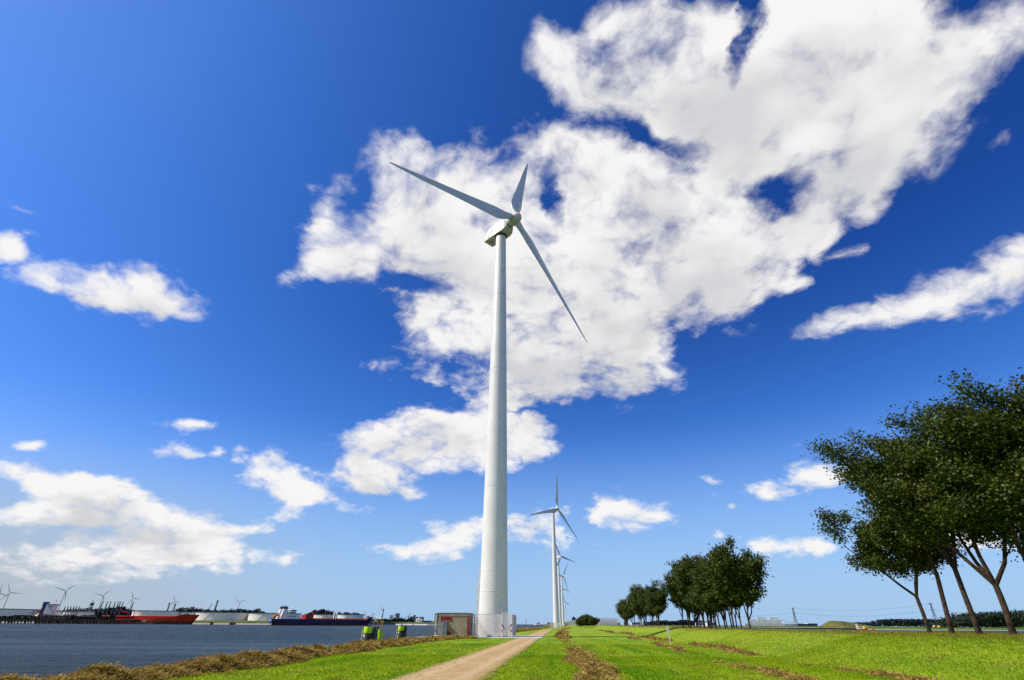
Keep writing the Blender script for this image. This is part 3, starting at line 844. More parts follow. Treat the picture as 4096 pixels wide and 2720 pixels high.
# yellow bollards seen through the gate
for dx, nm in ((1.9, 'left'), (2.5, 'right')):
    mb = MB(); mb.lathe([(0.09, 0), (0.09, 0.95), (0.06, 1.05), (0, 1.07)], 12)
    o = mb.obj('bollard', MT['orange'], None, (T1[0] + dx, T1[1] + 2.6, 0.05))
    tag(o, 'short orange-yellow bollard seen through the fence gate, %s of the pair' % nm, 'bollard', 'bollards behind the gate')

# ------------------------------------------------------------------ transformer kiosk
def kiosk(loc, label, simple=False):
    t = thing('transformer_kiosk', label, 'transformer kiosk', loc, RZ)
    W, D, H = 3.85, 4.4, 2.62
    m = MB(); m.box(0, W, 0, D, 0, H - 0.17); m.obj('wall', MT['agg'], t)
    m = MB(); m.box(-0.06, W + 0.06, -0.06, D + 0.06, H - 0.17, H - 0.12)
    m.cur = 1; m.box(-0.03, W + 0.03, -0.03, D + 0.03, H - 0.12, H + 0.12)
    m.cur = 0; m.box(-0.07, W + 0.07, -0.07, D + 0.07, H + 0.12, H + 0.17); m.obj('roof', [MT['trim'], MT['agg']], t)
    # brown-red louvre panels let into the front
    m = MB(); m.box(0.28, 1.72, -0.035, 0, 1.88, 2.32); p = m.obj('louvre_panel', MT['red'], t)
    m = MB()
    for a in ((0.22, 0.28, 1.82, 2.38), (1.72, 1.78, 1.82, 2.38), (0.28, 1.72, 2.32, 2.38), (0.28, 1.72, 1.82, 1.88)): m.box(a[0], a[1], -0.05, 0, a[2], a[3])
    m.obj('frame', MT['wood'], p)
    m = MB(); m.box(1.2, 1.68, -0.035, 0, 0.12, 0.62); m.obj('louvre_panel', MT['red'], t)
    # right side: red corner, steel strip, dark door
    m = MB(); m.box(W - 0.10, W + 0.03, -0.03, 0.0, 0, H - 0.18); m.obj('corner_strip', MT['signred'], t)
    m = MB(); m.box(W, W + 0.04, 0.0, 1.5, 0.05, H - 0.2); m.obj('door', MT['red'], t)
    m = MB(); m.box(W, W + 0.07, 1.5, 1.62, 0, H - 0.18); m.obj('door_post', MT['trim'], t)
    m = MB(); m.box(W, W + 0.045, 1.62, 4.2, 0.05, H - 0.2); d = m.obj('door', paint('brown_door', (0.10, 0.03, 0.028), 0.5, 0.3), t)
    m = MB(); m.box(W + 0.045, W + 0.09, 2.75, 2.83, 1.0, 1.25); m.obj('handle', MT['steel'], d)
    return t
kiosk((-9.30, 76.35, 0.05), 'pebbled concrete kiosk with dark red panels left of the big turbine fence')
t = thing('electrical_cabinet', 'plain grey steel cabinet standing against the front of the kiosk', 'cabinet', (-8.98, 75.75, 0.05), RZ)
m = MB(); m.box(0, 0.86, 0, 0.52, 0.06, 1.66); m.obj('body', MT['cab'], t)
m = MB(); m.box(-0.03, 0.89, -0.03, 0.55, 1.66, 1.71); m.obj('roof', MT['cab'], t)
m = MB(); m.box(0.02, 0.40, -0.03, 0, 0.1, 1.62); d = m.obj('door', paint('cabinet_door', (0.27, 0.30, 0.31), 0.45, 0.4), t)
m = MB(); m.box(0.33, 0.37, -0.055, -0.03, 1.42, 1.56); m.obj('handle', MT['pane_white'], d)
t = MB(); t.cur = 0
for a, b, c in ((0, 0.62, 0), (0.62, 0.84, 1), (0.84, 2.55, 0)):
    t.cur = c; t.box(-0.05, 0.05, -0.05, 0.05, a, b)
o = t.obj('marker_post', [MT['pane_white'], MT['signred']], None, (-9.72, 76.9, 0.05))
tag(o, 'thin white post with one red band at the left side of the kiosk', 'marker post')

# ------------------------------------------------------------------ mooring dolphins in the water near the dyke
def dolphin(loc, label, big=True, ladder=False):
    t = thing('mooring_dolphin', label, 'mooring dolphin', loc)
    z0 = -4.0
    if big:
        m = MB(); m.lathe([(0.52, z0), (0.52, 2.62), (0.48, 2.66)], 28); m.disc(0.48, 2.66, 28); p = m.obj('front_pile', MT['pile'], t)
        m = MB(); m.lathe([(0.525, 1.98), (0.53, 2.0), (0.53, 2.66), (0.525, 2.68)], 28, a0=PI * 0.95, a1=PI * 1.95); m.obj('lime_band', MT['lime'], p)
        m = MB(); m.lathe([(0.53, 1.56), (0.53, 1.84)], 8, a0=PI * 1.16, a1=PI * 1.34); m.obj('number_plate', MT['pane_white'], p)
        m = MB(); m.lathe([(0.53, 0.80), (0.53, 1.30)], 6, a0=PI * 1.13, a1=PI * 1.24); m.obj('yellow_mark', MT['yellow'], p)
        for dx, dy in ((-0.62, 0.45), (0.60, 0.42)):
            m = MB(); m.tube([(dx, dy, z0), (dx, dy, 2.66)], 0.34, 20); m.obj('rear_pile', MT['black'], t)
        m = MB(); m.tube([(-0.05, 0, 2.66), (-0.02, 0.05, 2.9), (0.1, 0.1, 2.98)], 0.07, 8); m.tube([(0.1, 0.1, 2.98), (0.18, 0.1, 2.75)], 0.05, 8); m.obj('mooring_hook', MT['steel'], t)
    else:
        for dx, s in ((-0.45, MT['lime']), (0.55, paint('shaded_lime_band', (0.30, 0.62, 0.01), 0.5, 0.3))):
            m = MB(); m.tube([(dx, 0, z0), (dx, 0, 2.35 if dx < 0 else 2.3)], 0.33, 20); p = m.obj('pile', MT['pile'], t)
            m = MB(); m.lathe([(0.345, 1.6 if dx < 0 else 1.1), (0.345, 2.3)], 20, c=(dx, 0)); m.obj('lime_band', s, p)
        m = MB(); m.tube([(0.05, 0.1, z0), (0.05, 0.1, 2.7)], 0.2, 14); m.obj('centre_pile', MT['black'], t)
    if ladder:
        m = MB()
        for dx in (-0.5, 0.05): m.tube([(dx, -0.05, 2.2), (dx + 0.02, -0.02, 3.3)], 0.035, 6)
        m.obj('hand_rail', MT['wood'], t)
        m = MB()
        for dx in (0.50, 0.78): m.bar((dx, -0.25, 1.0), (dx, -0.25, 3.35), 0.06)
        for k in range(9): m.bar((0.5, -0.25, 1.1 + k * 0.27), (0.78, -0.25, 1.1 + k * 0.27), 0.04)
        m.box(0.45, 0.85, -0.28, 0.1, 3.1, 3.4); m.obj('ladder', MT['orange'], t)
    return t
dolphin((-17.75, 74, WATER_Z), 'thick pile cluster with a wide lime band, nearest the blue tanker bow')
dolphin((-18.95, 84, WATER_Z), 'slimmer lime banded piles with a yellow ladder and handrails', False, True)
dolphin((-19.0, 103, WATER_Z), 'black pile cluster with lime band standing alone left of the kiosk')

# ------------------------------------------------------------------ small signs in the grass
def marker(loc, label, s=1.0):
    t = thing('pipeline_marker', label, 'marker sign', loc)
    m = MB(); m.tube([(0, 0, -0.2), (-0.015, 0, 0.85)], 0.035, 8); m.obj('post', MT['wood'], t)
    m = MB(); m.box(-0.26, 0.24, -0.22, 0.22, 0.98, 1.02, Matrix.Translation((0, 0, -0.05)) @ Matrix.Rotation(R(8), 4, 'Y'))
    m.box(-0.28, 0.28, -0.235, -0.20, 0.78, 1.0); m.obj('hood', MT['orange'], t)
    return t
marker((5.85, 61.6, float(tz(5.85, 61.6))), 'orange-yellow hooded marker on a wooden post in the mown grass')
marker((16.2, 176, float(tz(16.2, 176))), 'small far yellow marker beside the track towards the second turbine')
t = thing('sign_post', 'narrow white sign plate on a slightly tilted post in the right meadow', 'sign post', (14.3, 53.2, float(tz(14.3, 53.2))))
m = MB(); m.bar((0.04, 0, -0.2), (-0.08, 0, 1.5), 0.06); m.obj('post', MT['pane_white'], t)
m = MB(); m.box(-0.12, 0.12, -0.05, -0.03, 0.98, 1.5, Matrix.Translation((-0.03, 0, 0)) @ Matrix.Rotation(R(-4), 4, 'Y')); m.obj('plate', MT['pane_white'], t)
m = MB(); m.bar((-0.08, 0, 1.55), (-0.09, 0, 2.05), 0.02); m.obj('cap_rod', MT['steel'], t)

# things at the feet of the second turbine
f2 = copy_tree(fence); f2.location = (30.1, 382, 0.0); f2['label'] = 'small distant slatted fence round the second turbine foot'
kiosk((24.0, 381.0, 0.0), 'distant kiosk half hidden by the fence of the second turbine')
k3 = kiosk((62.5, 674, 0.0), 'tiny kiosk right of the third turbine foot beside the track end')

# ------------------------------------------------------------------ far bank on the left
def strip_land(name, front, rows, mat, kind='structure'):
    """front: list of (X, Y) along the waterline; rows: (offset in Y, z)"""
    m = MB()
    rings = [[(x, y + dy, z + 0.15 * math.sin(x * 0.11 + dy)) for x, y in front] for dy, z in rows]
    m.loft(rings, closed=False, caps=False)
    return tag(m.obj(name, mat), kind=kind)
fr = [(-3200, 800)] + [(x, 965 + 6 * math.sin(x * 0.02)) for x in range(-1600, -280, 20)] + [(-270, 1060), (-262, 1200), (-250, 1300)] + [(x, 1325 + 5 * math.sin(x * .07)) for x in range(-240, -150, 10)] + [(-148, 1420), (-142, 1700)]
strip_land('far_bank', fr, [(0, -3), (2, -0.9), (5, 0.3), (26, 4.0), (32, 4.4), (600, 4.6), (2600, 4.6)], MT['land'])
m = MB()
for i, (x, y) in enumerate(((-262, 1290), (-240, 1288), (-222, 1292), (-205, 1300), (-196, 1309))):
    m.add([(x - 12, y - 4, -2), (x + 12, y - 4, -2), (x + 11, y + 4, 1.0), (x - 11, y + 4, 1.0)], [(0, 1, 2, 3)])
tag(m.obj('breakwater', MT['conc'], None), 'pale stone breakwater along the far bank left of the kiosk', 'breakwater')
# ------------------------------------------------------------------ storage tanks
def storage_tank(xc, yc, r, h, label, base=4.6, girder=True):
    t = thing('storage_tank', label, 'storage tank', (xc, yc, base), 0, 'white storage tanks of the oil terminal')
    m = MB(); m.lathe([(r, 0), (r, h)], 72); m.obj('shell', MT['tank'], t)
    m = MB(); m.lathe([(r, h - 0.2), (r + 0.7, h), (r + 0.7, h + 0.9), (r - 1.2, h + 0.9), (r - 1.2, h - 3)], 72); m.lathe([(r - 1.2, h - 2.0), (0.01, h - 2.0)], 72); m.obj('rim', MT['rim'], t)  # dark navy rim: shadow at the roof edge put into its colour
    if girder:
        m = MB()
        for z in (h * 0.72, h * 0.88): m.lathe([(r + 0.02, z - 0.12), (r + 0.28, z), (r + 0.02, z + 0.12)], 72)
        m.obj('wind_girder', MT['tank'], t)
    m = MB()
    for k in range(14):
        a = -PI / 2 - 0.3 + 0.02 * k
        m.box(-0.5, 0.5, -0.5, 0.5, 0, 0.15, Matrix.Translation((math.cos(a) * (r + 0.5), math.sin(a) * (r + 0.5), h * (k + 1) / 14)))
    m.obj('stair', MT['seam'], t)
    return t
storage_tank(-949, 1090, 64, 15.5, 'huge grey-lit tank at the left edge behind the dark hull')
storage_tank(-858, 1115, 40, 13.0, 'tank partly hidden by the blue funnel of the red tanker')
storage_tank(-779, 1090, 44, 12.6, 'tank behind the jetty between the low and the tall loading arms')
storage_tank(-651, 1075, 38, 14.0, 'tank with the white lit ribs above the middle of the red tanker')
storage_tank(-596, 1115, 36, 12.9, 'tank with a grey face behind the red bow')
storage_tank(-528.5, 1080, 46, 12.4, 'widest white tank, between the red bow and the blue stern')
storage_tank(-434, 1080, 45, 11.4, 'white tank partly hidden by the stern of the blue tanker')
storage_tank(-352, 1150, 36, 11.0, 'tank whose dark rim shows over the red deckhouse of the blue tanker')
storage_tank(-299, 1100, 25, 10.9, 'tank showing white over the foredeck of the blue tanker')

# ------------------------------------------------------------------ ships
def hull_mesh(name, L, B, deck, fc, fcs, paint_z, mats, rake=6.0, stern_in=2.0, sheer=0.3):
    """open-topped hull, +X to the bow, z 0 at the waterline; material 0 above paint_z, 1 below"""
    m = MB()
    ts = [0, .03, .07, .12, .2, .35, .5, .65, .76, .84, .89, .93, .96, .985, 1.0]
    def top(t):
        k = max(0, min(1, (t - fcs) / 0.045)); k = k * k * (3 - 2 * k)
        return deck + (fc - deck) * k + sheer * max(0, (t - .9) / .1)
    def half(t, f):
        b = B / 2
        if t < .12: b *= 0.62 + 0.38 * math.sin(PI / 2 * t / .12) if f > 0.45 else (0.18 + 0.82 * math.sin(PI / 2 * t / .12))
        if t > .76:
            s = (t - .76) / .24
            b *= max(0.0, 1 - s ** (2.0 + 1.1 * f))
        return max(b, 0.03)
    levels = [-2.0, 0.0, paint_z, None, 'top']
    rings = {}
    for s in (-1, 1):
        g = []
        for t in ts:
            tp = top(t); row = []
            for lv in levels:
                z = tp if lv == 'top' else ((paint_z + tp) / 2 if lv is None else lv)
                f = max(0, z) / tp
                x = L * t + (rake * f * max(0, (t - .86) / .14) - rake * 0.4 * (t > .86)) - stern_in * (1 - f) * -1 * max(0, 1 - t / .05)
                row.append((x, s * half(t, f), z))
            g.append(row)
        rings[s] = g
        b = len(m.v)
        nl = len(levels)
        m.v += [p for r in g for p in r]
        for i in range(len(ts) - 1):
            for j in range(nl - 1):
                a = b + i * nl + j
                q = (a, a + nl, a + nl + 1, a + 1)
                m.f.append(q if s < 0 else q[::-1]); m.m.append(1 if j < 2 else 0); m.sm.append(True)
    nl = len(levels)
    # transom and deck
    vs = rings[-1][0] + rings[1][0]
    for j in range(nl - 1):
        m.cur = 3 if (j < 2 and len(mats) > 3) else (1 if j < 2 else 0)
        m.add([vs[j], vs[j + 1], vs[nl + j + 1], vs[nl + j]], [(0, 1, 2, 3)], False)
    m.cur = 2
    for i in range(len(ts) - 1):
        a, b_, c, d = rings[-1][i][-1], rings[-1][i + 1][-1], rings[1][i + 1][-1], rings[1][i][-1]
        m.add([tuple(Vector(p) - Vector((0, 0, 0.9))) for p in (a, b_, c, d)], [(0, 1, 2, 3)], False)
    return m.mesh(name, mats), top
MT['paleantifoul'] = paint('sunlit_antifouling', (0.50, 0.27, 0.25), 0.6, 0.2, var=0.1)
# blue tanker under way
BT = thing('blue_tanker', 'dark blue tanker with white funnels and red deck gear sailing past the oil tanks', 'tanker ship', (-319, 779.5, WATER_Z), math.atan2(100.5, 112))
me, _ = hull_mesh('hull', 148, 22, 7.6, 11.3, 0.93, 3.6, [MT['navy'], MT['antifoul'], MT['deck_red'], MT['paleantifoul']])
hb = link(bpy.data.objects.new('hull', me), BT)
m = MB(); m.box(-0.12, 0, -3.2, 3.2, 6.0, 6.6); m.box(-0.12, 0, -1.6, 1.6, 5.0, 5.4); m.obj('stern_lettering', MT['pane_white'], hb)
m = MB(); m.box(-0.05, 0.02, -6.3, 6.3, 4.0, 7.4); m.obj('sunlit_transom', paint('sunlit_blue', (0.03, 0.13, 0.42), 0.4, 0.4), hb)  # lighter blue sheet: sun on the stern painted into the colour
for y, x in ((-4.2, 14), (4.2, 13)):
    m = MB()
    m.loft([[(x - 3.5, y - 2.6, 7), (x + 5, y - 2.6, 7), (x + 5, y + 2.6, 7), (x - 3.5, y + 2.6, 7)], [(x - 0.5, y - 2.2, 19.6), (x + 4.6, y - 2.2, 19.6), (x + 4.6, y + 2.2, 19.6), (x - 0.5, y + 2.2, 19.6)]], smooth=False)
    fn = m.obj('funnel', MT['pane_white'], BT)
    m = MB(); m.box(x - 0.6, x + 4.7, y - 2.3, y + 2.3, 19.6, 22.0); m.obj('funnel_top', MT['navy'], fn)
    m = MB()
    for k in range(3): m.tube([(x + 0.4 + k * 1.5, y, 22.0), (x + 0.4 + k * 1.5, y, 23.4)], 0.42, 8)
    m.obj('exhaust_pipe', MT['rim'], fn)
m = MB(); m.box(19, 31, -9.5, 9.5, 6.8, 12.5); m.box(20, 29.5, -8.5, 8.5, 12.5, 16); m.box(22, 29, -11, 11, 16, 18.6); sup = m.obj('superstructure', MT['pane_white'], BT)
m = MB(); m.box(21.9, 29.1, -11.1, 11.1, 17.1, 18.0); m.obj('bridge_window', MT['glass'], sup)
for k in range(6):
    for a in ((20.2 + k * 1.8, -9.6, 10.0), (20.6 + k * 1.5, -8.6, 13.6)):
        m = MB(); m.box(a[0], a[0] + 0.9, a[1], a[1] + 0.15, a[2], a[2] + 1.0); m.obj('window', MT['glass'], sup)

m = MB(); m.bar((24, 0, 18.6), (24, 0, 25.5), 0.7); m.bar((24, -3, 22.0), (24, 3, 22.0), 0.3); m.bar((24, -2, 23.6), (24, 2, 23.6), 0.5); m.obj('mast', MT['pane_white'], sup)
m = MB(); m.loft([[(2.5 + i * 1.6, -2 + 1.1 * math.cos(a), 9.8 + i * 1.0 + 1.2 * math.sin(a)) for a in [2 * PI * k / 8 for k in range(8)]] for i in range(5)]); m.obj('lifeboat', MT['orange'], BT)
m = MB(); m.bar((1.5, -3.4, 7), (9.5, -3.4, 13), 0.6); m.bar((1.5, -0.6, 7), (9.5, -0.6, 13), 0.6); m.bar((9, -2, 7), (9, -2, 13), 0.8); m.obj('lifeboat_ramp', MT['deck_red'], BT)
m = MB(); m.box(44.5, 56, -7, 7, 6.8, 13.0); m.cur = 1; m.box(44.42, 44.5, -7.02, 7.02, 7, 13.0); m.cur = 0; m.box(55.6, 57.2, -4, -2.6, 13.0, 17.2); m.obj('deckhouse', [MT['deck_red'], MT['signred']], BT)  # thin bright red sheet paints sunlight onto the aft face
m = MB()
for k in range(9): m.tube([(58, -6 + 1.5 * k, 8.7), (134, -5 + 1.25 * k, 8.9)], 0.24, 6)
for k in range(16): m.box(58 + k * 5, 58.4 + k * 5, -7.5, 7.5, 7, 8.6)
m.obj('deck_pipe', MT['deck_red'], BT)
m = MB()
for k in range(26): m.bar((58 + k * 3, -10.2, 7.0), (58 + k * 3, -10.2, 8.7), 0.10)
m.bar((58, -10.2, 8.7), (134, -10.2, 8.7), 0.12); m.obj('deck_rail', MT['deck_red'], BT)
m = MB()
for k in range(5): m.tube([(74 + k * 3.4, -6, 8), (75 + k * 3.4, -6, 12.5), (77 + k * 3.4, -6, 12.5), (78 + k * 3.4, -6, 8)], 0.25, 6)
m.bar((72, 0, 7), (77, 0, 19), 0.5); m.bar((79, 0, 7), (78, 0, 18.5), 0.5); m.bar((72, 0, 13), (80, 0, 18), 0.3); m.obj('manifold_crane', MT['steel'], BT)
m = MB(); m.box(88.5, 90.5, -1.2, 1.2, 7, 16.2); m.box(92.5, 93.6, -1, 1, 7, 16.6); m.bar((89, 0, 14), (93, 0, 14), 0.8); m.obj('hose_post', MT['pane_white'], BT)
m = MB(); m.bar((136, 0, 8), (136, 0, 20.5), 0.55); m.bar((134.5, 0, 17), (137.5, 0, 17), 0.4); m.bar((136, 0, 13), (147, 0, 17.5), 0.25); m.obj('foremast', MT['pane_white'], BT)
m = MB(); m.tube([(141, -3, 11), (141, -3, 14.2)], 0.7, 8); m.tube([(146, 2, 11), (146, 2, 14.0)], 0.7, 8); m.box(138, 145, -2, 2, 11, 12.6); m.bar((139, -5, 13.2), (151, -1, 13.4), 0.14)
m.cur = 1; m.tube([(150.6, 0, 12), (151.0, 0, 16)], 0.3, 8); m.box(150.3, 151.7, -.6, .6, 15, 16.4); m.obj('mooring_winch', [MT['pane_white'], MT['steel']], BT)
# red tanker at the jetty
RT = thing('red_tanker', 'long red tanker moored behind the dark jetty, its bright bow pointing right', 'tanker ship', (-752, 932, WATER_Z))
me, _ = hull_mesh('hull', 252, 36, 9.4, 13.2, 0.885, 4.2, [MT['tanker_red'], MT['rust'], MT['deck_red']], rake=9)
link(bpy.data.objects.new('hull', me), RT)
m = MB(); m.box(18, 29, -13, -3, 9, 25); m.box(20, 28, -15, 0, 25, 27.3); sup = m.obj('superstructure', MT['pane_white'], RT)
m = MB(); m.box(19.9, 28.1, -15.1, 0.1, 25.7, 26.6); m.obj('bridge_window', MT['glass'], sup)
for k in range(5):
    for j in range(4):
        m = MB(); m.box(19.5 + j * 2.4, 20.8 + j * 2.4, -13.1, -12.95, 11.2 + k * 2.7, 12.4 + k * 2.7); m.obj('window', MT['glass'], sup)

m = MB(); m.bar((26, -7, 27.3), (26, -7, 34), 0.8); m.bar((26, -11, 31), (26, -3, 31), 0.4); m.obj('mast', MT['pane_white'], sup)
m = MB(); m.loft([[(8, -10, 9), (14, -10, 9), (14, -4, 9), (8, -4, 9)], [(9.5, -10, 25), (14.5, -10, 25), (14.5, -5, 25), (9.5, -5, 25)]], smooth=False); fn = m.obj('funnel', MT['rim'], RT)
m = MB(); m.box(9, 15.2, -10.4, -4.6, 25, 30.2); m.obj('funnel_top', paint('funnel_blue', (0.01, 0.03, 0.22), 0.5, 0.3), fn)
m = MB(); m.bar((-2, -4, 13.5), (6, -4, 18.5), 1.9, 2.2); m.obj('lifeboat', MT['signred'], RT)
m = MB()
for k in range(7): m.tube([(42, -9 + 3 * k, 11.0), (218, -8 + 2.6 * k, 11.0)], 0.4, 6)
for k in range(30): m.box(44 + k * 5.9, 44.5 + k * 5.9, -13, 13, 9, 10.8)
m.obj('deck_pipe', MT['tanker_red'], RT)
m = MB()
for k in range(70): m.bar((40 + k * 2.6, -17.2, 9.2), (40 + k * 2.6, -17.2, 10.9), 0.14)
m.bar((40, -17.2, 10.9), (221, -17.2, 10.9), 0.2); m.obj('deck_rail', MT['tanker_red'], RT)
m = MB()
for x in (128, 152): m.bar((x, 0, 9), (x, 0, 19), 1.0); m.bar((x, 0, 19), (x + 14, 0, 16), 0.6)
m.obj('hose_crane', MT['tanker_red'], RT)
m = MB(); m.bar((228, 0, 12), (228, 0, 21), 0.6); m.box(232, 238, -4, 4, 13, 14.5); m.tube([(240, -5, 13), (240, -5, 15.5)], 0.8, 8); m.tube([(246, 4, 13), (246, 4, 15.2)], 0.8, 8); m.obj('mooring_winch', MT['slate'], RT)
# dark barge at the very left
t = thing('dark_barge', 'low dark hull at the left edge of the photo, moored before the tanks', 'barge', (-905, 905, WATER_Z))
me, _ = hull_mesh('hull', 118, 24, 6.2, 7.2, 0.93, 0.8, [paint('barge_dark', (0.012, 0.013, 0.024), 0.6, 0.25), MT['antifoul'], MT['slate']])
link(bpy.data.objects.new('hull', me), t)
m = MB(); m.box(40, 104, -9, 9, 5.5, 8.2); m.obj('hatch_cover', MT['slate'], t)
m = MB(); m.box(108, 113, -3, 3, 6, 11); m.obj('wheelhouse', MT['seam'], t)
# ------------------------------------------------------------------ jetty with loading arms
t = thing('jetty', 'long dark oil jetty on piles in front of the red tanker', 'jetty', (-800, 880, 0))
m = MB(); m.box(0, 236, 0, 16, 1.6, 4.4); m.obj('deck', MT['jetty'], t)
rj = random.Random(5)
m = MB()
for k in range(46):
    x = 2 + k * 5.1 + rj.uniform(-1, 1); w = rj.choice((0.7, 1.0, 2.2))
    m.box(x, x + w, 0.4, 2.4, -4, 1.6)
m.obj('pile', MT['jetty'], t)
m = MB()
for k in range(60):
    x = 30 + rj.uniform(0, 170); h = rj.uniform(1.5, 6.5); w = rj.uniform(0.5, 3.5)
    m.box(x, x + w, 2, 14, 4.4, 4.4 + h)
for k in range(5): m.tube([(20, 3 + k, 6 + 0.4 * k), (232, 3 + k, 6 + 0.4 * k)], 0.35, 6)
m.obj('pipework', MT['jetty'], t)
m = MB()
m.bar((95, 1, 9.4), (140, 1, 9.4), 0.25); m.bar((150, 1, 8.6), (178, 1, 8.6), 0.25)
for k in range(17): m.bar((95 + 2.7 * k, 1, 4.4), (95 + 2.7 * k, 1, 9.4), 0.12)
m.obj('hand_rail', MT['seam'], t)
def loading_arm(x, h, label, group):
    t = thing('loading_arm', label, 'loading arm', (x, 884, 4.2), 0, group)
    m = MB(); m.tube([(0, 0, 0), (0.0, 0, h * 0.5)], 0.42, 8); m.obj('riser', MT['steel'], t)
    m = MB(); m.bar((0, 0, h * 0.45), (0.9, 0, h), 0.95, 0.8); m.bar((0.9, 0, h), (1.3, 0.8, h * 0.52), 0.35); m.obj('boom', MT['steel'], t)
    m = MB(); m.box(-1.0, 0.4, -0.7, 0.7, h * 0.42, h * 0.48); m.obj('counterweight', MT['steel'], t)
    return t
a_lo = loading_arm(-677.5, 17.5, 'low dark loading arm on the jetty, one of the six nearer the funnel', 'low loading arms on the jetty')
for x in (-672.8, -668.6, -664, -660.4, -656):
    c = copy_tree(a_lo); c.location.x = x
a_hi = loading_arm(-611, 24.5, 'tall loading arm on the jetty, one of the row before the dark trees', 'tall loading arms on the jetty')
for x in (-616.0, -604, -599, -596, -592, -576.5, -623.5):
    c = copy_tree(a_hi); c.location.x = x
t = thing('service_tower', 'slender pale service tower with a wide lattice head standing on the jetty', 'service tower', (-637.5, 884, 4.2))
m = MB(); m.bar((0, 0, 0), (0, 0, 26.5), 0.8); m.obj('mast', MT['seam'], t)
m = MB()
for z in (15.5, 19, 22): m.box(-2.6, 2.6, -2, 2, z, z + 0.5)
for sx in (-2.4, 2.4): m.bar((sx, 0, 12.5), (sx * 0.9, 0, 22.5), 0.5)
m.bar((-2.4, 0, 15), (2.4, 0, 19), 0.3); m.bar((2.4, 0, 15.5), (-2.4, 0, 19.5), 0.3); m.box(-1.8, 1.8, -1.5, 1.5, 19.5, 21.8); m.obj('platform', MT['steel'], t)
for x, w, l in ((-530, 17, 'brown mooring platform before the middle of the red hull'), (-406.5, 7, 'brown mooring platform just right of the red bow')):
    t = thing('mooring_platform', l, 'mooring dolphin', (x, 862, WATER_Z))
    m = MB(); m.box(-w / 2, w / 2, -2.5, 2.5, 0.3, 3.2); m.obj('cap', MT['rust'], t)
    m = MB()
    for k in range(4): m.tube([(-w / 2 + 1 + k * (w - 2) / 3, -1.5, -4), (-w / 2 + 1 + k * (w - 2) / 3, -1.5, 0.6)], 0.6, 8)
    m.obj('pile', MT['jetty'], t)
    m = MB(); m.box(-w / 2 + 0.5, -w / 2 + 1.4, -1, 1, 3.2, 5.6); m.box(-w / 2 + 2.6, -w / 2 + 3.6, -1, 1, 3.2, 6.0); m.obj('fender_post', MT['conc'], t)
for x, w, l in ((-554, 3.4, 'dark pile block at the right end of the jetty'), (-508, 2.0, 'small dark pile before the red hull, left of the bow platform'), (-481, 3.6, 'dark pile block under the red bow'), (-437, 4.4, 'lone dark pile block before the green far bank')):
    t = MB(); t.tube([(0, 0, -3), (0, 0, 2.6)], w / 2, 10); t.box(-w / 2 - .2, w / 2 + .2, -w / 2, w / 2, 2.4, 3.2)
    tag(t.obj('mooring_pile', MT['jetty'], None, (x, 862, WATER_Z)), l, 'mooring pile')
# ------------------------------------------------------------------ chimneys, cranes, stacks beyond the tanks
def chimney(x, y, h, r, label, lean=0):
    t = thing('chimney', label, 'chimney', (x, y, 4.6))
    m = MB(); m.tube([(0, 0, 0), (lean, 0, h)], [r * 1.25, r], 14); m.obj('shaft', MT['slate'], t)
    m = MB(); m.tube([(lean, 0, h), (lean, 0, h + 2)], r * 1.08, 14); m.obj('cap', MT['rim'], t)
chimney(-706, 1200, 30, 1.4, 'left one of the two dark chimneys over the ribbed white tank')
chimney(-693.5, 1200, 28.5, 1.4, 'right one of the two dark chimneys over the ribbed white tank', 0)
chimney(-611, 1200, 35, 1.6, 'leaning-looking tall stack beside the lattice crane behind the widest tank', 3.5)
def crane(x, y, h, jib, label, mat, z=4.6):
    t = thing('tower_crane', label, 'crane', (x, y, z))
    m = MB()
    for sx in (-1, 1): m.bar((sx * 1.1, 0, 0), (sx * 0.6, 0, h * 0.6), 0.5)
    for k in range(5): m.bar((-1.0, 0, h * 0.12 * k), (0.9, 0, h * 0.12 * (k + 1)), 0.3)
    m.box(-1.6, 1.6, -1.5, 1.5, h * 0.58, h * 0.68); m.obj('mast', mat, t)
    m = MB(); m.bar((0, 0, h * 0.64), (jib, 0, h), 0.8); m.bar((0, 0, h * 0.7), (jib, 0, h), 0.3); m.obj('jib', mat, t)
crane(-622, 1200, 31, 4, 'lattice crane left of the stack behind the widest white tank', MT['steel'])
crane(-263, 1510, 21, 7, 'thin red crane with raised jib among the far trees', MT['deck_red'])
crane(-281, 1520, 14, -2, 'small dark crane beside the blue office tower', MT['steel'])
crane(-272.5, 1520, 14, 2, 'small dark crane between the dome and the red crane', MT['steel'])
chimney(-318, 1450, 27, 1.2, 'flare stack behind the deck of the blue tanker, trailing white steam', 2)
# steam
def puff(name, loc, s, dens, label):
    m = bpy.data.materials.new(name); m.use_nodes = True; t = m.node_tree; t.nodes.clear()
    v = t.nodes.new('ShaderNodeVolumePrincipled'); v.inputs['Color'].default_value = (0.95, 0.95, 0.95, 1); v.inputs['Anisotropy'].default_value = 0.2
    co = t.nodes.new('ShaderNodeTexCoord').outputs['Object']
    l = VM(t, 'LENGTH', co)
    n = noise(t, VM(t, 'MULTIPLY', co, (1, 1, 1)), 2.2, 5, 0.6)
    t.links.new(M(t, 'MULTIPLY', mrange(t, M(t, 'ADD', l, M(t, 'MULTIPLY', n, 1.2)), 1.45, 0.7), dens), v.inputs['Density'])
    o = t.nodes.new('ShaderNodeOutputMaterial'); t.links.new(v.outputs[0], o.inputs['Volume'])
    mb = MB(); mb.lathe([(math.sin(PI * i / 10) * 1.0 + 0.001, -math.cos(PI * i / 10)) for i in range(11)], 16)
    ob = mb.obj(name, m, None, loc); ob.scale = s; ob.rotation_euler = (0, R(-18), 0)
    tag(ob, label, 'steam', kind='stuff')
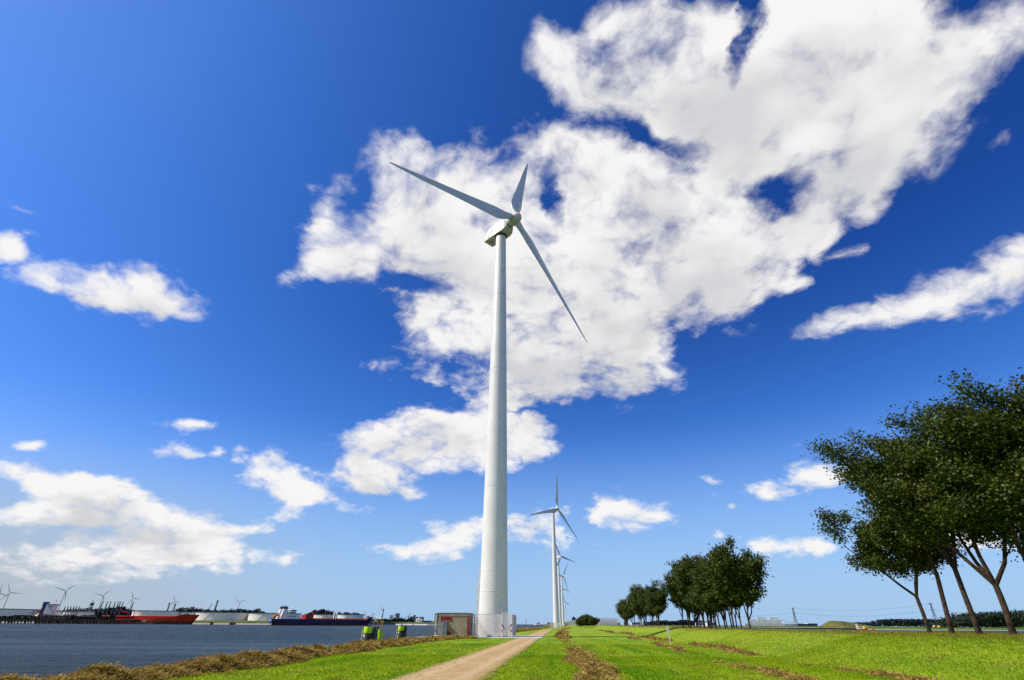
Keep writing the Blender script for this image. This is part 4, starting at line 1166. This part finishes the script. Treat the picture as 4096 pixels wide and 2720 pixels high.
puff('steam', (-322, 1450, 36), (7, 7, 14), 0.12, 'white steam over the flare stack')
puff('steam', (-750, 1400, 31), (22, 14, 11), 0.05, 'pale steam over the dark trees right of the two chimneys')
# ------------------------------------------------------------------ far harbour skyline left of the kiosk
def block(name, label, cat, x0, x1, y, d, h, mat, wins=0, wmat=None, z=4.6, roof=None, mat2=None):
    t = thing(name, label, cat, (x0, y, z))
    m = MB(); m.box(0, x1 - x0, 0, d, 0, h); w = m.obj('wall', mat, t)
    if mat2:
        m = MB(); m.box(x1 - x0, x1 - x0 + 0.15, -0.05, d, 0, h * 0.99); m.obj('side_wall', mat2, t)
    for k in range(wins):
        m = MB(); zz = h * (k + 0.35) / wins
        m.box((x1 - x0) * 0.06, (x1 - x0) * 0.94, -0.12, 0, zz, zz + h / wins * 0.5); m.obj('window', wmat or MT['glass'], t)
    if roof == 'gable':
        m = MB(); X = x1 - x0
        m.add([(-1, -1, h), (X + 1, -1, h), (X + 1, d + 1, h), (-1, d + 1, h), (X * .35, -1, h * 1.75), (X * .35, d + 1, h * 1.75)], [(0, 1, 4), (2, 3, 5), (1, 2, 5, 4), (3, 0, 4, 5), (0, 3, 2, 1)]); m.obj('roof', MT['pane_white'], t)
    elif roof:
        m = MB(); m.box(-0.4, x1 - x0 + 0.4, -0.4, d + 0.4, h, h + 0.8); m.obj('roof', roof, t)
    return t
block('warehouse', 'white low-roofed shed just right of the blue bow', 'warehouse', -360, -331, 1500, 40, 6.6, MT['slate'], 0, None, roof='gable')
block('white_shed', 'small pale box beside the white low-roofed shed', 'shed', -343, -336, 1480, 8, 6.5, MT['beige'], 1, MT['conc'])
block('low_office', 'low grey office left of the first blue tower', 'office building', -328, -312, 1510, 20, 6.5, MT['slate'], 2, MT['conc'])
block('blue_tower', 'small dark blue glass tower, left of the tallest skyline block', 'office tower', -309, -302, 1500, 12, 14.5, MT['glass'], 3, MT['conc'], roof=MT['rim'])
block('office_tower', 'tallest skyline block, pale wall on the left and blue glass on the right', 'office tower', -297.5, -292.5, 1500, 14, 18.5, MT['conc'], 0, roof=MT['pane_white'])
block('glass_wing', 'blue glass wing of the tallest skyline block', 'office tower', -292.3, -285.3, 1498, 14, 19.2, MT['glass'], 5, paint('pale_blue_glass', (0.06, 0.12, 0.24), 0.15, 0.6), roof=MT['rim'])
block('low_wing', 'low white-roofed wing at the foot of the office tower', 'office building', -303, -292, 1490, 10, 8, MT['slate'], 2, MT['conc'], roof=MT['pane_white'])
t = thing('storage_dome', 'small white dome among the dark far trees', 'dome', (-279, 1500, 4.6))
m = MB(); m.lathe([(4.2, 0), (4.2, 5)], 24); m.obj('wall', MT['tank'], t); m = MB(); m.lathe([(4.2 * math.cos(a), 5 + 3 * math.sin(a)) for a in [PI / 2 * k / 6 for k in range(7)]], 24); m.obj('roof', MT['pane_white'], t)
block('grey_block', 'blue-grey block right of the red crane', 'office building', -257, -250, 1500, 12, 12, MT['slate'], 3, MT['glass'], roof=MT['rim'])
block('lift_tower', 'slim dark tower at the left end of the long grey plant', 'plant tower', -248, -244, 1500, 8, 15.5, MT['slate'], 0, roof=MT['rim'])
block('plant_hall', 'long grey plant hall behind the white round silos', 'plant building', -243.8, -225.5, 1510, 20, 11.2, MT['slate'], 0, roof=MT['rim'])
for k, (x, h, r) in enumerate(((-237, 8.5, 2.0), (-232.5, 10.5, 2.4), (-228.5, 9.0, 2.2), (-224.5, 7.0, 1.8))):
    t = thing('silo', ('shortest white silo at the left', 'tallest white silo', 'white silo next to the tallest one', 'low white silo at the right end')[k] + ' before the long grey plant hall', 'silo', (x, 1490, 4.6))
    m = MB(); m.lathe([(r, 0), (r, h * 0.8)], 18); m.obj('shell', MT['tank'], t); m = MB(); m.lathe([(r, h * 0.8), (r * 0.6, h * 0.95), (0.05, h)], 18); m.obj('cap', MT['pane_white'], t)
block('blue_shed', 'long low blue shed on the far bank', 'shed', -221, -203, 1500, 20, 3.6, MT['bluesheet'], 0, roof=MT['pane_white'])
block('quay_hall', 'low white hall at the end of the far bank', 'hall', -206, -195, 1505, 16, 3.0, MT['tank'], 1, MT['slate'])
block('grain_silo', 'tall beige silo block with a dark side, beside the kiosk roof', 'silo building', -194, -187, 1500, 16, 20, MT['beige'], 0, None, roof=MT['conc'])
block('grain_hall', 'dark tall hall attached to the beige silo block', 'silo building', -186.8, -178, 1499, 16, 20.4, MT['slate'], 0, None, roof=MT['rim'])
t = thing('buoy', 'small green buoy on the water before the far bank', 'buoy', (-212, 1285, WATER_Z))
m = MB(); m.tube([(0, 0, -0.4), (0, 0, 1.0)], 1.4, 12); m.obj('float', paint('buoy_green', (0.03, 0.25, 0.12)), t); m = MB(); m.tube([(0, 0, 1.0), (0, 0, 5.0)], [0.9, 0.3], 8); m.obj('tower', paint('buoy_green_top', (0.05, 0.30, 0.16)), t)
# ------------------------------------------------------------------ sea beyond the dyke
t = thing('light_beacon', 'black and white banded beacon on the sea horizon', 'beacon', (70.1, 2600, WATER_Z))
m = MB()
for k in range(7):
    m.cur = k % 2; m.tube([(0, 0, k * 2.9), (0, 0, (k + 1) * 2.9)], 1.5, 14)
m.obj('shaft', [MT['steel'], MT['pane_white']], t)
m = MB(); m.box(-1.8, 1.8, -1.8, 1.8, 20.3, 22.5); m.obj('lantern', MT['steel'], t)
def motor_boat(name, loc, L, label, cat, rz=0.0, hullc=MT['pane_white'], dark=MT['navy']):
    t = thing(name, label, cat, loc, rz)
    me, _ = hull_mesh('hull', L, L * 0.3, L * 0.13, L * 0.17, 0.8, L * 0.06, [hullc, dark, MT['conc']], rake=L * 0.05)
    link(bpy.data.objects.new('hull', me), t)
    m = MB(); m.box(L * .28, L * .72, -L * .1, L * .1, L * .1, L * .25); m.box(L * .36, L * .58, -L * .08, L * .08, L * .25, L * .33); c = m.obj('cabin', MT['pane_white'], t)
    m = MB(); m.box(L * .355, L * .585, -L * .085, L * .085, L * .265, L * .31); m.box(L * .3, L * .7, -L * .102, L * .102, L * .17, L * .22); m.obj('window', MT['glass'], c)
    m = MB(); m.bar((L * .45, 0, L * .33), (L * .45, 0, L * .46), L * .012); m.obj('mast', MT['steel'], t)
    return t
motor_boat('motor_yacht', (78, 1400, WATER_Z), 22, 'white motor boat with a dark waterline left of the second turbine foot', 'boat', PI)
motor_boat('sailing_boat', (52, 3000, WATER_Z), 16, 'tiny white boat on the sea horizon left of the beacon', 'boat', 0)
# ------------------------------------------------------------------ right: canal bank, storm surge barrier, mound, pylons
fr = [(150, 2700), (170, 1900), (185, 1330)] + [(x, 1235 + 5 * math.sin(x * .05)) for x in range(195, 660, 15)] + [(680, 1130), (700, 960), (720, 820), (740, 680)] + [(x, 620 + 4 * math.sin(x * .06)) for x in range(400, 1500, 20) if x > 745] + [(3200, 600)]
strip_land('far_bank', fr, [(0, -3), (2, -1.0), (5, -0.2), (18, 1.1), (30, 1.3), (700, 2.0), (2600, 3.0)], MT['field'])
fr2 = [(395, 655), (420, 622), (450, 612), (480, 606)] + [(x, 602 + 3 * math.sin(x * .08)) for x in range(500, 760, 15)]
strip_land('far_bank', fr2, [(0, -3), (2, -1.2), (5, -0.5), (15, 0.4), (60, 0.9), (400, 1.5)], MT['field'])
WS = MT['pane_white']
def barrier(label, loc, L, H, ribs, taper_l, taper_r, front_step):
    t = thing('flood_barrier', label, 'flood barrier', loc)
    m = MB(); m.box(0, L, 4, 10, -2, H * 0.45); m.box(taper_l, L - taper_r, 2, 8, -2, H * 0.82); m.obj('retaining_wall', paint('barrier_grey', (0.50, 0.51, 0.53), 0.7, 0.3), t)
    m = MB()
    m.bar((0, 0, H * 0.5), (taper_l, 0, H), 1.3); m.bar((taper_l, 0, H), (L - taper_r, 0, H), 1.5); m.bar((L - taper_r, 0, H), (L, 0, H * 0.42), 1.3); m.bar((0, 0, 0.5), (L, 0, 0.5), 1.4)
    m.obj('chord', WS, t)
    for k in range(ribs):
        x = taper_l + (L - taper_l - taper_r) * k / (ribs - 1)
        m = MB(); m.bar((x, 0.2, H), (x + front_step, -1.5, 0.3), 0.75, 0.9); m.obj('rib', WS, t)
    return t
# left gate seen behind the round clump of trees
t = barrier('white ribbed flood barrier between the round tree clump and the fourth tree clump', (192, 1300, 0), 52, 14.0, 20, 3, 6, -1.5)
t = thing('flood_barrier', 'long low white barrier wall sloping up behind the round tree clump', 'flood barrier', (108, 1290, 0))
m = MB(); m.add([(0, 0, -2), (44, 0, -2), (44, 0, 11.3), (6, 0, 5.6), (0, 0, 5.2), (0, 5, -2), (44, 5, -2), (44, 5, 11.3), (6, 5, 5.6), (0, 5, 5.2)], [(0, 1, 2, 3, 4), (9, 8, 7, 6, 5), (1, 6, 7, 2), (2, 7, 8, 3), (3, 8, 9, 4), (4, 9, 5, 0)]); m.obj('retaining_wall', MT['tank'], t)
m = MB(); m.bar((0, -0.5, 5.5), (6, -0.5, 5.9), 1.2); m.bar((6, -0.5, 5.9), (46, -0.5, 11.8), 1.5); m.obj('chord', WS, t)
for k in range(4):
    m = MB(); m.bar((36 + 3 * k, -0.5, 9.5), (38 + 3 * k, -1.2, -0.5), 0.8); m.obj('rib', WS, t)
t = barrier('white ribbed flood barrier with sloping ends, right of the big tree clump', (521, 1300, 0), 116, 13.2, 26, 12, 34, 4.5)
for i, (x, lab) in enumerate(((562, 'left white portal frame rising behind the right flood barrier'), (590.5, 'right white portal frame rising behind the right flood barrier'))):
    t = thing('portal_frame', lab, 'portal frame', (x, 1330, 0))
    for dx in (0, 16):
        m = MB(); m.box(dx, dx + 2.6, 0, 3, 0, 20); m.obj('leg', WS, t)
    m = MB(); m.box(2.6, 16, 0.4, 2.6, 15.8, 18.6); m.box(2.6, 16, 0.8, 2.2, 12.0, 12.8); m.bar((9.3, 1.5, 12), (9.3, 1.5, 16), 0.5); m.obj('crossbeam', WS, t)
block('service_building', 'low grey building with dark base between the right barrier and the grassy mound', 'building', 611, 634, 1250, 20, 4.6, MT['slate'], 1, MT['glass'], z=1.0, roof=MT['conc'])
block('glass_pavilion', 'low glass fronted pavilion at the foot of the grassy mound', 'building', 635, 655, 1252, 16, 5.4, MT['glass'], 2, MT['steel'], z=1.0, roof=MT['pane_white'])
# mound
m = MB(); rings = []
for j in range(13):
    a = j / 12
    rr_ = []
    for k in range(40):
        th = 2 * PI * k / 40
        r = 1 - a
        bump = 1 + 0.10 * math.sin(3 * th + 1) + 0.06 * math.sin(7 * th)
        rr_.append((666 + (74 + 26 * math.cos(th)) * math.cos(th) * r * bump - 18 * a, 1180 + 42 * math.sin(th) * r * bump, -1.5 + 13.0 * (a * a * (3 - 2 * a)) + 0.5 * math.sin(5 * th) * r * a))
    rings.append(rr_)
m.loft(rings); tag(m.obj('hill', MT['dune']), kind='structure')
rb = random.Random(3)
for i in range(10):
    m = MB(); s = rb.uniform(0.7, 1.6)
    m.loft([[(s * q * math.cos(2 * PI * k / 7 + z) * rb.uniform(.8, 1.2), s * q * math.sin(2 * PI * k / 7 + z), s * z * 0.7) for k in range(7)] for q, z in ((1, -0.3), (1.1, 0.5), (0.5, 1.1))], smooth=False)
    o = m.obj('boulder', MT['conc'], None, (600 + i * 17 + rb.uniform(-6, 6), 1128 + rb.uniform(-8, 4), 1.2))
    tag(o, 'pale boulder on the canal shore below the grassy mound', 'boulder', 'pale boulders along the canal shore')
def pylon(loc, H, label):
    t = thing('power_pylon', label, 'power pylon', loc)
    m = MB()
    b, w1, w2 = H * 0.095, H * 0.03, H * 0.018
    zs = [0, H * .2, H * .38, H * .54, H * .66, H * .76, H * .86, H]
    def wd(z): return b + (w1 - b) * z / (H * .66) if z < H * .66 else w1 + (w2 - w1) * (z - H * .66) / (H * .34)
    C = [(-1, -1), (1, -1), (1, 1), (-1, 1)]
    for i in range(len(zs) - 1):
        z0, z1 = zs[i], zs[i + 1]; a, c = wd(z0), wd(z1)
        for k in range(4):
            p, q = C[k], C[(k + 1) % 4]
            m.bar((p[0] * a, p[1] * a, z0), (p[0] * c, p[1] * c, z1), 0.4)
            m.bar((p[0] * a, p[1] * a, z0), (q[0] * c, q[1] * c, z1), 0.22); m.bar((q[0] * a, q[1] * a, z0), (p[0] * c, p[1] * c, z1), 0.22)
    m.obj('lattice_tower', MT['steel'], t)
    for z, l in ((H * .70, H * .15), (H * .97, H * .11)):
        m = MB(); m.bar((-l, 0, z), (l, 0, z), 0.5); m.bar((-l, 0, z), (0, 0, z + H * .05), 0.3); m.bar((l, 0, z), (0, 0, z + H * .05), 0.3)
        for s in (-1, 1): m.bar((s * l, 0, z), (s * l, 0, z + H * .05 * (z > H * .9)), 0.35)
        m.obj('cross_arm', MT['steel'], t)
pylon((731, 1500, 2), 41, 'lattice power pylon between the white barrier and the grassy mound')
pylon((1092, 1500, 2), 54, 'lattice power pylon seen between the first two dark trunks at the right')
def cable(a, b, sag, label, n=24, r=0.16):
    a, b = Vector(a), Vector(b)
    pts = [a.lerp(b, i / n) - Vector((0, 0, sag * 4 * (i / n) * (1 - i / n))) for i in range(n + 1)]
    m = MB(); m.tube(pts, r, 5, caps=False)
    tag(m.obj('power_cable', MT['steel']), label, 'power cable')
cable((737, 1500, 41.5), (1088, 1500, 54), 9, 'upper power cable sagging between the two pylons')
cable((737, 1500, 31), (1088, 1500, 40.5), 11, 'lower power cable sagging between the two pylons')
cable((725, 1500, 31), (430, 1650, 30), 9, 'power cable running left from the first pylon behind the tree clump')
cable((1098, 1500, 40.5), (1500, 1500, 44), 12, 'power cable running right from the second pylon behind the trunks')
# boats and buoy on the canal
t = thing('work_boat', 'small orange work boat with a slanting white mast and a yellow bin, on the canal', 'boat', (281.8, 480, WATER_Z))
me, _ = hull_mesh('hull', 9.0, 3.0, 1.3, 1.6, 0.85, 0.2, [MT['orange'], MT['pane_white'], MT['conc']], rake=0.6)
o = link(bpy.data.objects.new('hull', me), t); o.data.materials[0] = paint('boat_orange', (0.85, 0.16, 0.02), 0.5, 0.3)
m = MB(); m.loft([[(1.0, -0.8, 1.0), (2.9, -0.8, 1.0), (2.9, 0.8, 1.0), (1.0, 0.8, 1.0)], [(0.6, -0.3, 5.0), (1.5, -0.3, 5.0), (1.5, 0.3, 5.0), (0.6, 0.3, 5.0)]], smooth=False); m.obj('mast', WS, t)
m = MB(); m.bar((1.6, -0.5, 5.0), (4.2, -0.5, 1.2), 0.28); m.obj('stay', MT['yellow'], t)
m = MB(); m.tube([(6.9, 0, 1.2), (7.0, 0, 3.0)], [0.95, 0.85], 12); m.obj('bin', MT['yellow'], t)
m = MB(); m.tube([(-0.5, -1, 0), (-0.5, -1, 0.9)], 0.7, 10); m.obj('fender', MT['dark'], t)
m = MB(); m.box(3.6, 6.0, -0.8, 0.8, 1.2, 1.9); m.obj('deck_box', WS, t)
t = thing('buoy', 'red buoy on the canal just right of the orange work boat', 'buoy', (264.7, 430, WATER_Z))
m = MB(); m.tube([(0, 0, -0.3), (0, 0, 0.9)], 0.85, 12); m.obj('float', MT['signred'], t); m = MB(); m.tube([(0, 0, 0.9), (0, 0, 2.2)], [0.6, 0.35], 10); m.obj('top_mark', MT['signred'], t)
for x, y, z, lab, c1, c2 in ((432.5, 600, 0.6, 'small orange and white van seen between the first two dark trunks', (0.80, 0.22, 0.03), WS), (430.2, 590, 0.5, 'small yellow loader right of the orange and white van', (0.85, 0.55, 0.02), MT['yellow'])):
    t = thing('parked_van' if c2 is WS else 'wheel_loader', lab, 'van' if c2 is WS else 'loader', (x, y, z))
    L = 4.2 if c2 is WS else 2.2
    m = MB(); m.box(0, L, 0, 2, 0.5, 1.5); m.obj('body', paint('vehicle_paint', c1, 0.4, 0.4), t)
    m = MB(); m.box(0.4, L * .75, 0.1, 1.9, 1.5, 2.5); m.obj('cab', c2, t)
    m = MB(); m.box(L * .3, L * .7, 0.04, 0.1, 1.6, 2.2); m.obj('window', MT['glass'], t)
    for wx in (0.7, L - 0.7):
        m = MB(); m.tube([(wx, -0.1, 0.45), (wx, 2.1, 0.45)], 0.45, 12); m.obj('wheel', MT['dark'], t)
t = thing('white_mast', 'short white tower top over the dark wood beside the rightmost trunk', 'tower', (1194, 1400, 2))
m = MB(); m.tube([(0, 0, 0), (0, 0, 40.5)], [4.2, 3.0], 16); m.obj('shaft', WS, t)
# low white sheds seen between the middle tree clumps
for i, (x, y, w, h, mt) in enumerate(((222, 1150, 9, 3.8, 'beige'), (241, 1160, 16, 4.4, 'pane_white'), (262, 1150, 10, 5.2, 'slate'), (380, 1200, 14, 4.2, 'pane_white'), (404, 1205, 20, 4.4, 'pane_white'))):
    block('low_shed', ('beige low shed right of the fourth tree clump', 'long white low shed between the third and fourth tree clumps', 'grey low shed behind the third tree clump', 'white low shed left of the white sign post top', 'white low shed where the tower shadow meets the bank top')[i], 'shed', x, x + w, y, 12, h + 2.0, MT[mt], 1, MT['slate'], z=0.5)

# ------------------------------------------------------------------ vegetation
def leaf_quads(r, ctr, size, up=0.35):
    """one small leaf-shaped quad per centre, random facing"""
    n = len(ctr)
    nrm = r.normal(0, 1, (n, 3)); nrm[:, 2] = np.abs(nrm[:, 2]) * 0.8 + up
    nrm /= np.linalg.norm(nrm, axis=1)[:, None]
    a = r.normal(0, 1, (n, 3)); a -= nrm * (a * nrm).sum(1)[:, None]; a /= np.linalg.norm(a, axis=1)[:, None]
    b = np.cross(nrm, a)
    s = size * r.uniform(0.6, 1.35, n)[:, None]
    return np.stack([ctr - a * s * 0.75, ctr + b * s * 0.42, ctr + a * s * 0.75, ctr - b * s * 0.42], 1).reshape(-1, 3)
def tree_meshes(seed, H, spread, nleaf, leaf, lean=0.0, first=0.24, forks=3, sway=(0, 0), low=False, thick=0.0098, tl=0.0, skirt=0, puff=0.026):
    r = np.random.default_rng(seed)
    mb = MB()
    tips = []
    def branch(p, d, L, rad, lv, target=None):
        n = 5 if lv < 2 else 3
        pts, rads = [Vector(p)], [rad]
        dd = Vector(d).normalized()
        for i in range(n):
            j = 0.022 if lv == 0 else 0.17
            dd = (dd + Vector(r.normal(0, j, 3)) + Vector((sway[0], sway[1], 0.10 if lv else 0.0)) * 0.5).normalized()
            pts.append(pts[-1] + dd * L / n)
            rads.append(rad * ((1.0 - 0.12 * (i + 1) / n) * (0.86 if i else 0.95) if lv == 0 else 1 - 0.68 * (i + 1) / n))
        mb.tube(pts, rads, (14, 8, 5, 4)[min(lv, 3)], caps=False)
        if lv >= 2:
            for q in pts[1:]: tips.append((np.array(q), L))
        if lv == 3: return
        if lv == 0:
            k = forks
            a0 = r.uniform(0, 6.28)
            for i in range(k):
                a = a0 + 2 * PI * i / k + r.normal(0, 0.3)
                e = 0.42 * spread * r.uniform(0.6, 1.25)
                branch(pts[-1] - dd * 0.1, (math.cos(a) * e + lean, math.sin(a) * e, 1), H * r.uniform(0.40, 0.52), rad * 0.60, 1)
            branch(pts[-1] - dd * 0.1, (lean * .5, 0, 1), H * 0.50, rad * 0.62, 1)
            for i in range(skirt):
                f = r.uniform(0.7, 1.0)
                q = pts[min(int(f * n), n)]
                a = r.uniform(0, 6.28)
                branch(q, (math.cos(a), math.sin(a), r.uniform(-0.05, 0.5)), H * r.uniform(0.16, 0.26), rad * 0.22, 2)
            if low:
                a = r.uniform(2.6, 3.6)
                branch(pts[3], (math.cos(a), math.sin(a) * .5, 0.35), H * 0.26, rad * 0.3, 2)
        else:
            k = 6 if lv == 1 else 3
            for i in range(k):
                f = 0.22 + 0.78 * (i + r.uniform(0, 0.8)) / k
                q = pts[min(int(f * n), n - 1)].lerp(pts[min(int(f * n) + 1, n)], (f * n) % 1)
                a = r.uniform(0, 6.28)
                e = (0.95 if lv == 1 else 1.1) * spread
                dv = Vector((math.cos(a) * e + lean, math.sin(a) * e, r.uniform(0.25, 1.0)))
                branch(q, dv, H * (0.21 if lv == 1 else 0.11) * r.uniform(0.7, 1.2), rads[min(int(f * n), n)] * 0.5, lv + 1)
    branch((0, 0, -0.35), (tl, 0, 1), H * first + 0.35, H * thick * 1.25, 0)
    trunk = mb.mesh('trunk', MT['bark'])
    T = np.array([t[0] for t in tips]); 
    idx = r.integers(0, len(T), nleaf)
    rad = H * puff
    c = T[idx] + r.normal(0, rad, (nleaf, 3)) * np.array([1, 1, 0.8])
    lo = (c[:, 2] / H - first + 0.02) / (0.16 if leaf < 0.15 else 0.05)
    c = c[r.uniform(0, 1, len(c)) < np.clip(lo, 0.0, 1.0) ** 1.2]
    if low:
        pass
    me = fast_mesh('crown', leaf_quads(r, c, leaf), 4, [MT['leaf']])
    return trunk, me
def plant_tree(meshes, x, y, rz, s, label, group=None, sz=None, name='poplar_tree', tilt=0.0):
    t = thing(name, label, 'tree', (x, y, float(tz(x, y)) - 0.02), rz, group)
    t.scale = (s, s, sz or s)
    link(bpy.data.objects.new('trunk', meshes[0]), t)
    link(bpy.data.objects.new('crown', meshes[1]), t)
    return t
NEAR = [tree_meshes(11, 9.7, 1.0, 34000, 0.11, -0.09, 0.20, 3, tl=-0.02), tree_meshes(45, 11.0, 0.95, 36000, 0.11, -0.09, 0.27, 3, tl=0.08), tree_meshes(57, 11.9, 0.95, 37000, 0.11, -0.10, 0.25, 3, tl=-0.03), tree_meshes(14, 12.8, 1.0, 38000, 0.11, -0.03, 0.17, 3, tl=0.12)]
MID = [tree_meshes(21, 11.0, 0.62, 11000, 0.19, -0.03, 0.11, 3, thick=0.008), tree_meshes(22, 11.2, 0.58, 11000, 0.19, 0.02, 0.12, 3, thick=0.008), tree_meshes(23, 10.8, 0.66, 11000, 0.19, -0.04, 0.09, 4, thick=0.009), tree_meshes(24, 11.2, 0.62, 11000, 0.19, 0.0, 0.13, 2, thick=0.008)]
BUSH = [tree_meshes(31, 8.6, 1.15, 7000, 0.32, 0, 0.10, 4, puff=0.06), tree_meshes(32, 8.4, 1.2, 7000, 0.32, 0, 0.12, 4, puff=0.06)]
def ux(u, y): return float(pc(y)) + u
near_lab = ['low-forked dark trunk, leftmost of the big near trees at the right', 'second big near tree from the left, brown trunk lit on its left side', 'third big near tree, dark leaning trunk in the middle of the group', 'big near tree with a wide Y fork close to the right edge']
plant_tree(NEAR[0], 22.75, 32.0, -0.6, 1.0, near_lab[0])
plant_tree(NEAR[1], 22.55, 30.2, 0.0, 1.0, near_lab[1])
plant_tree(NEAR[2], 22.4, 28.2, 0.0, 1.0, near_lab[2])
plant_tree(NEAR[3], 22.3, 26.3, 0.0, 1.0, near_lab[3])
plant_tree(NEAR[1], 23.2, 24.6, 2.0, 1.04, 'tall dark tree whose crown fills the right edge, its trunk outside the photo')
plant_tree(NEAR[2], 23.4, 22.6, 0.9, 1.02, 'tall dark tree filling the upper right edge, trunk outside the photo')
rt = random.Random(17)
def clump(n, y0, y1, u0, u1, s0, s1, label, group, protos):
    for i in range(n):
        y = y0 + (y1 - y0) * (i + rt.uniform(0.15, 0.85)) / n
        u = rt.uniform(u0, u1)
        s = rt.uniform(s0, s1)
        plant_tree(protos[rt.randrange(len(protos))], ux(u, y), y, rt.uniform(0, 6.28), s, label, group, s * rt.uniform(0.95, 1.06))
clump(25, 63.5, 91, 22.4, 25.2, 0.76, 1.02, 'green poplar in the big dense middle clump right of the white sign post', 'poplars of the big middle clump', MID)
clump(12, 120, 150, 22.5, 25.5, 0.84, 0.97, 'green poplar in the third clump from the right, left of the sign post', 'poplars of the third clump', MID)
clump(8, 172, 198, 22.5, 25.5, 0.78, 0.90, 'green poplar in the small fourth clump beside the ribbed white barrier', 'poplars of the fourth clump', MID)
for i in range(16):
    y = 360 + rt.uniform(-8, 14)
    u = 9.5 + 10.5 * (i + rt.uniform(0.2, 0.8)) / 16
    s = rt.uniform(0.92, 1.02) * (1.16 - 0.42 * abs(i - 6.5) / 8)
    plant_tree(BUSH[i % 2], ux(u, y), y, rt.uniform(0, 6.28), s, 'dark tree in the round far clump before the white flood barrier', 'trees of the round far clump')
def wood(name, label, prof, y, depth, n, size, mat, z0, seed, kind='stuff'):
    """a far wood that reads as one mass: leaf clumps filling an uneven outline"""
    r = np.random.default_rng(seed)
    px, pz = np.array(prof, float).T
    x = r.uniform(px[0], px[-1], n * 2)
    top = np.interp(x, px, pz)
    bump = 0.10 * np.sin(x * 0.35) + 0.08 * np.sin(x * 0.81 + 1) + 0.06 * np.sin(x * 1.7)
    z = z0 + (top - z0) * (1 + bump) * np.sqrt(r.uniform(0, 1, n * 2))
    c = np.stack([x, y + r.uniform(0, depth, n * 2), z], 1)[:n]
    o = link(bpy.data.objects.new(name, fast_mesh(name, leaf_quads(r, c, size), 4, [mat])))
    return tag(o, label, 'trees', kind=kind)
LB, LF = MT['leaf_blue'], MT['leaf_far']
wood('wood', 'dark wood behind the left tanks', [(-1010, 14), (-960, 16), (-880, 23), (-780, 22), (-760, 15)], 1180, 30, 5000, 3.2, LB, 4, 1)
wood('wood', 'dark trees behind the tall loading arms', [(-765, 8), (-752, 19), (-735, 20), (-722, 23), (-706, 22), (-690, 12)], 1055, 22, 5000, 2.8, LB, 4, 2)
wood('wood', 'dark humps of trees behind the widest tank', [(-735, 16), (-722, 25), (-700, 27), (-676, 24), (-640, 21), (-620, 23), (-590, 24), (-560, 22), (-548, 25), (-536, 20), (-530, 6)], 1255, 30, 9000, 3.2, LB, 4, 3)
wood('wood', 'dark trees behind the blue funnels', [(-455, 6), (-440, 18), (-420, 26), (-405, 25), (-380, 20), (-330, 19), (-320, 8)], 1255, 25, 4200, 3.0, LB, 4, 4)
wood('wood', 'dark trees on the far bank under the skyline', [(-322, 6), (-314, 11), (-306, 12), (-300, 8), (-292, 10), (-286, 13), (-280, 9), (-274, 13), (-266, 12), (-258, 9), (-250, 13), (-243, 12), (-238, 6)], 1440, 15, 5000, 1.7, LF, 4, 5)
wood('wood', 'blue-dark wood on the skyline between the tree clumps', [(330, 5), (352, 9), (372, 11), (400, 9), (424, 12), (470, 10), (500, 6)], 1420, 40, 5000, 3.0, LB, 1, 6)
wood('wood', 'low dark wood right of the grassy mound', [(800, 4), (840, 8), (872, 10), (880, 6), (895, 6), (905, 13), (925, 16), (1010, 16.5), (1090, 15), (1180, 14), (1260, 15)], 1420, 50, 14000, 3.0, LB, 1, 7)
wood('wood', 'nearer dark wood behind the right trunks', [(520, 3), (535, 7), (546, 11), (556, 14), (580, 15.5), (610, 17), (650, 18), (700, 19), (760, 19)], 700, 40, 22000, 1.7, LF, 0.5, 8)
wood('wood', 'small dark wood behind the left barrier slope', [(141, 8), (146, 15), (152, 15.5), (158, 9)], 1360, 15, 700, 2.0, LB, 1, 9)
# rough seed-head grass along the top of the bank
rg = np.random.default_rng(31)
n = 20000
y = np.exp(rg.uniform(np.log(18), np.log(170), n)); u = rg.normal(23.4, 1.3, n)
x = u + pc(y); z = tz(x, y); a = rg.uniform(0, 6.28, n); h = rg.uniform(0.04, 0.14, n); w = 0.012 * np.clip(y / 25, 1, 4)
dx, dy = np.cos(a) * w, np.sin(a) * w
l = rg.normal(0, 0.3, (n, 2)) * h[:, None]
v = np.stack([np.stack([x - dx, y - dy, z - .02], 1), np.stack([x + dx, y + dy, z - .02], 1), np.stack([x + l[:, 0], y + l[:, 1], z + h], 1)], 1).reshape(-1, 3)
tag(link(bpy.data.objects.new('dry_grass', fast_mesh('dry_grass', v, 3, [blade_material('dry_grass_blades', True)]))), kind='stuff')
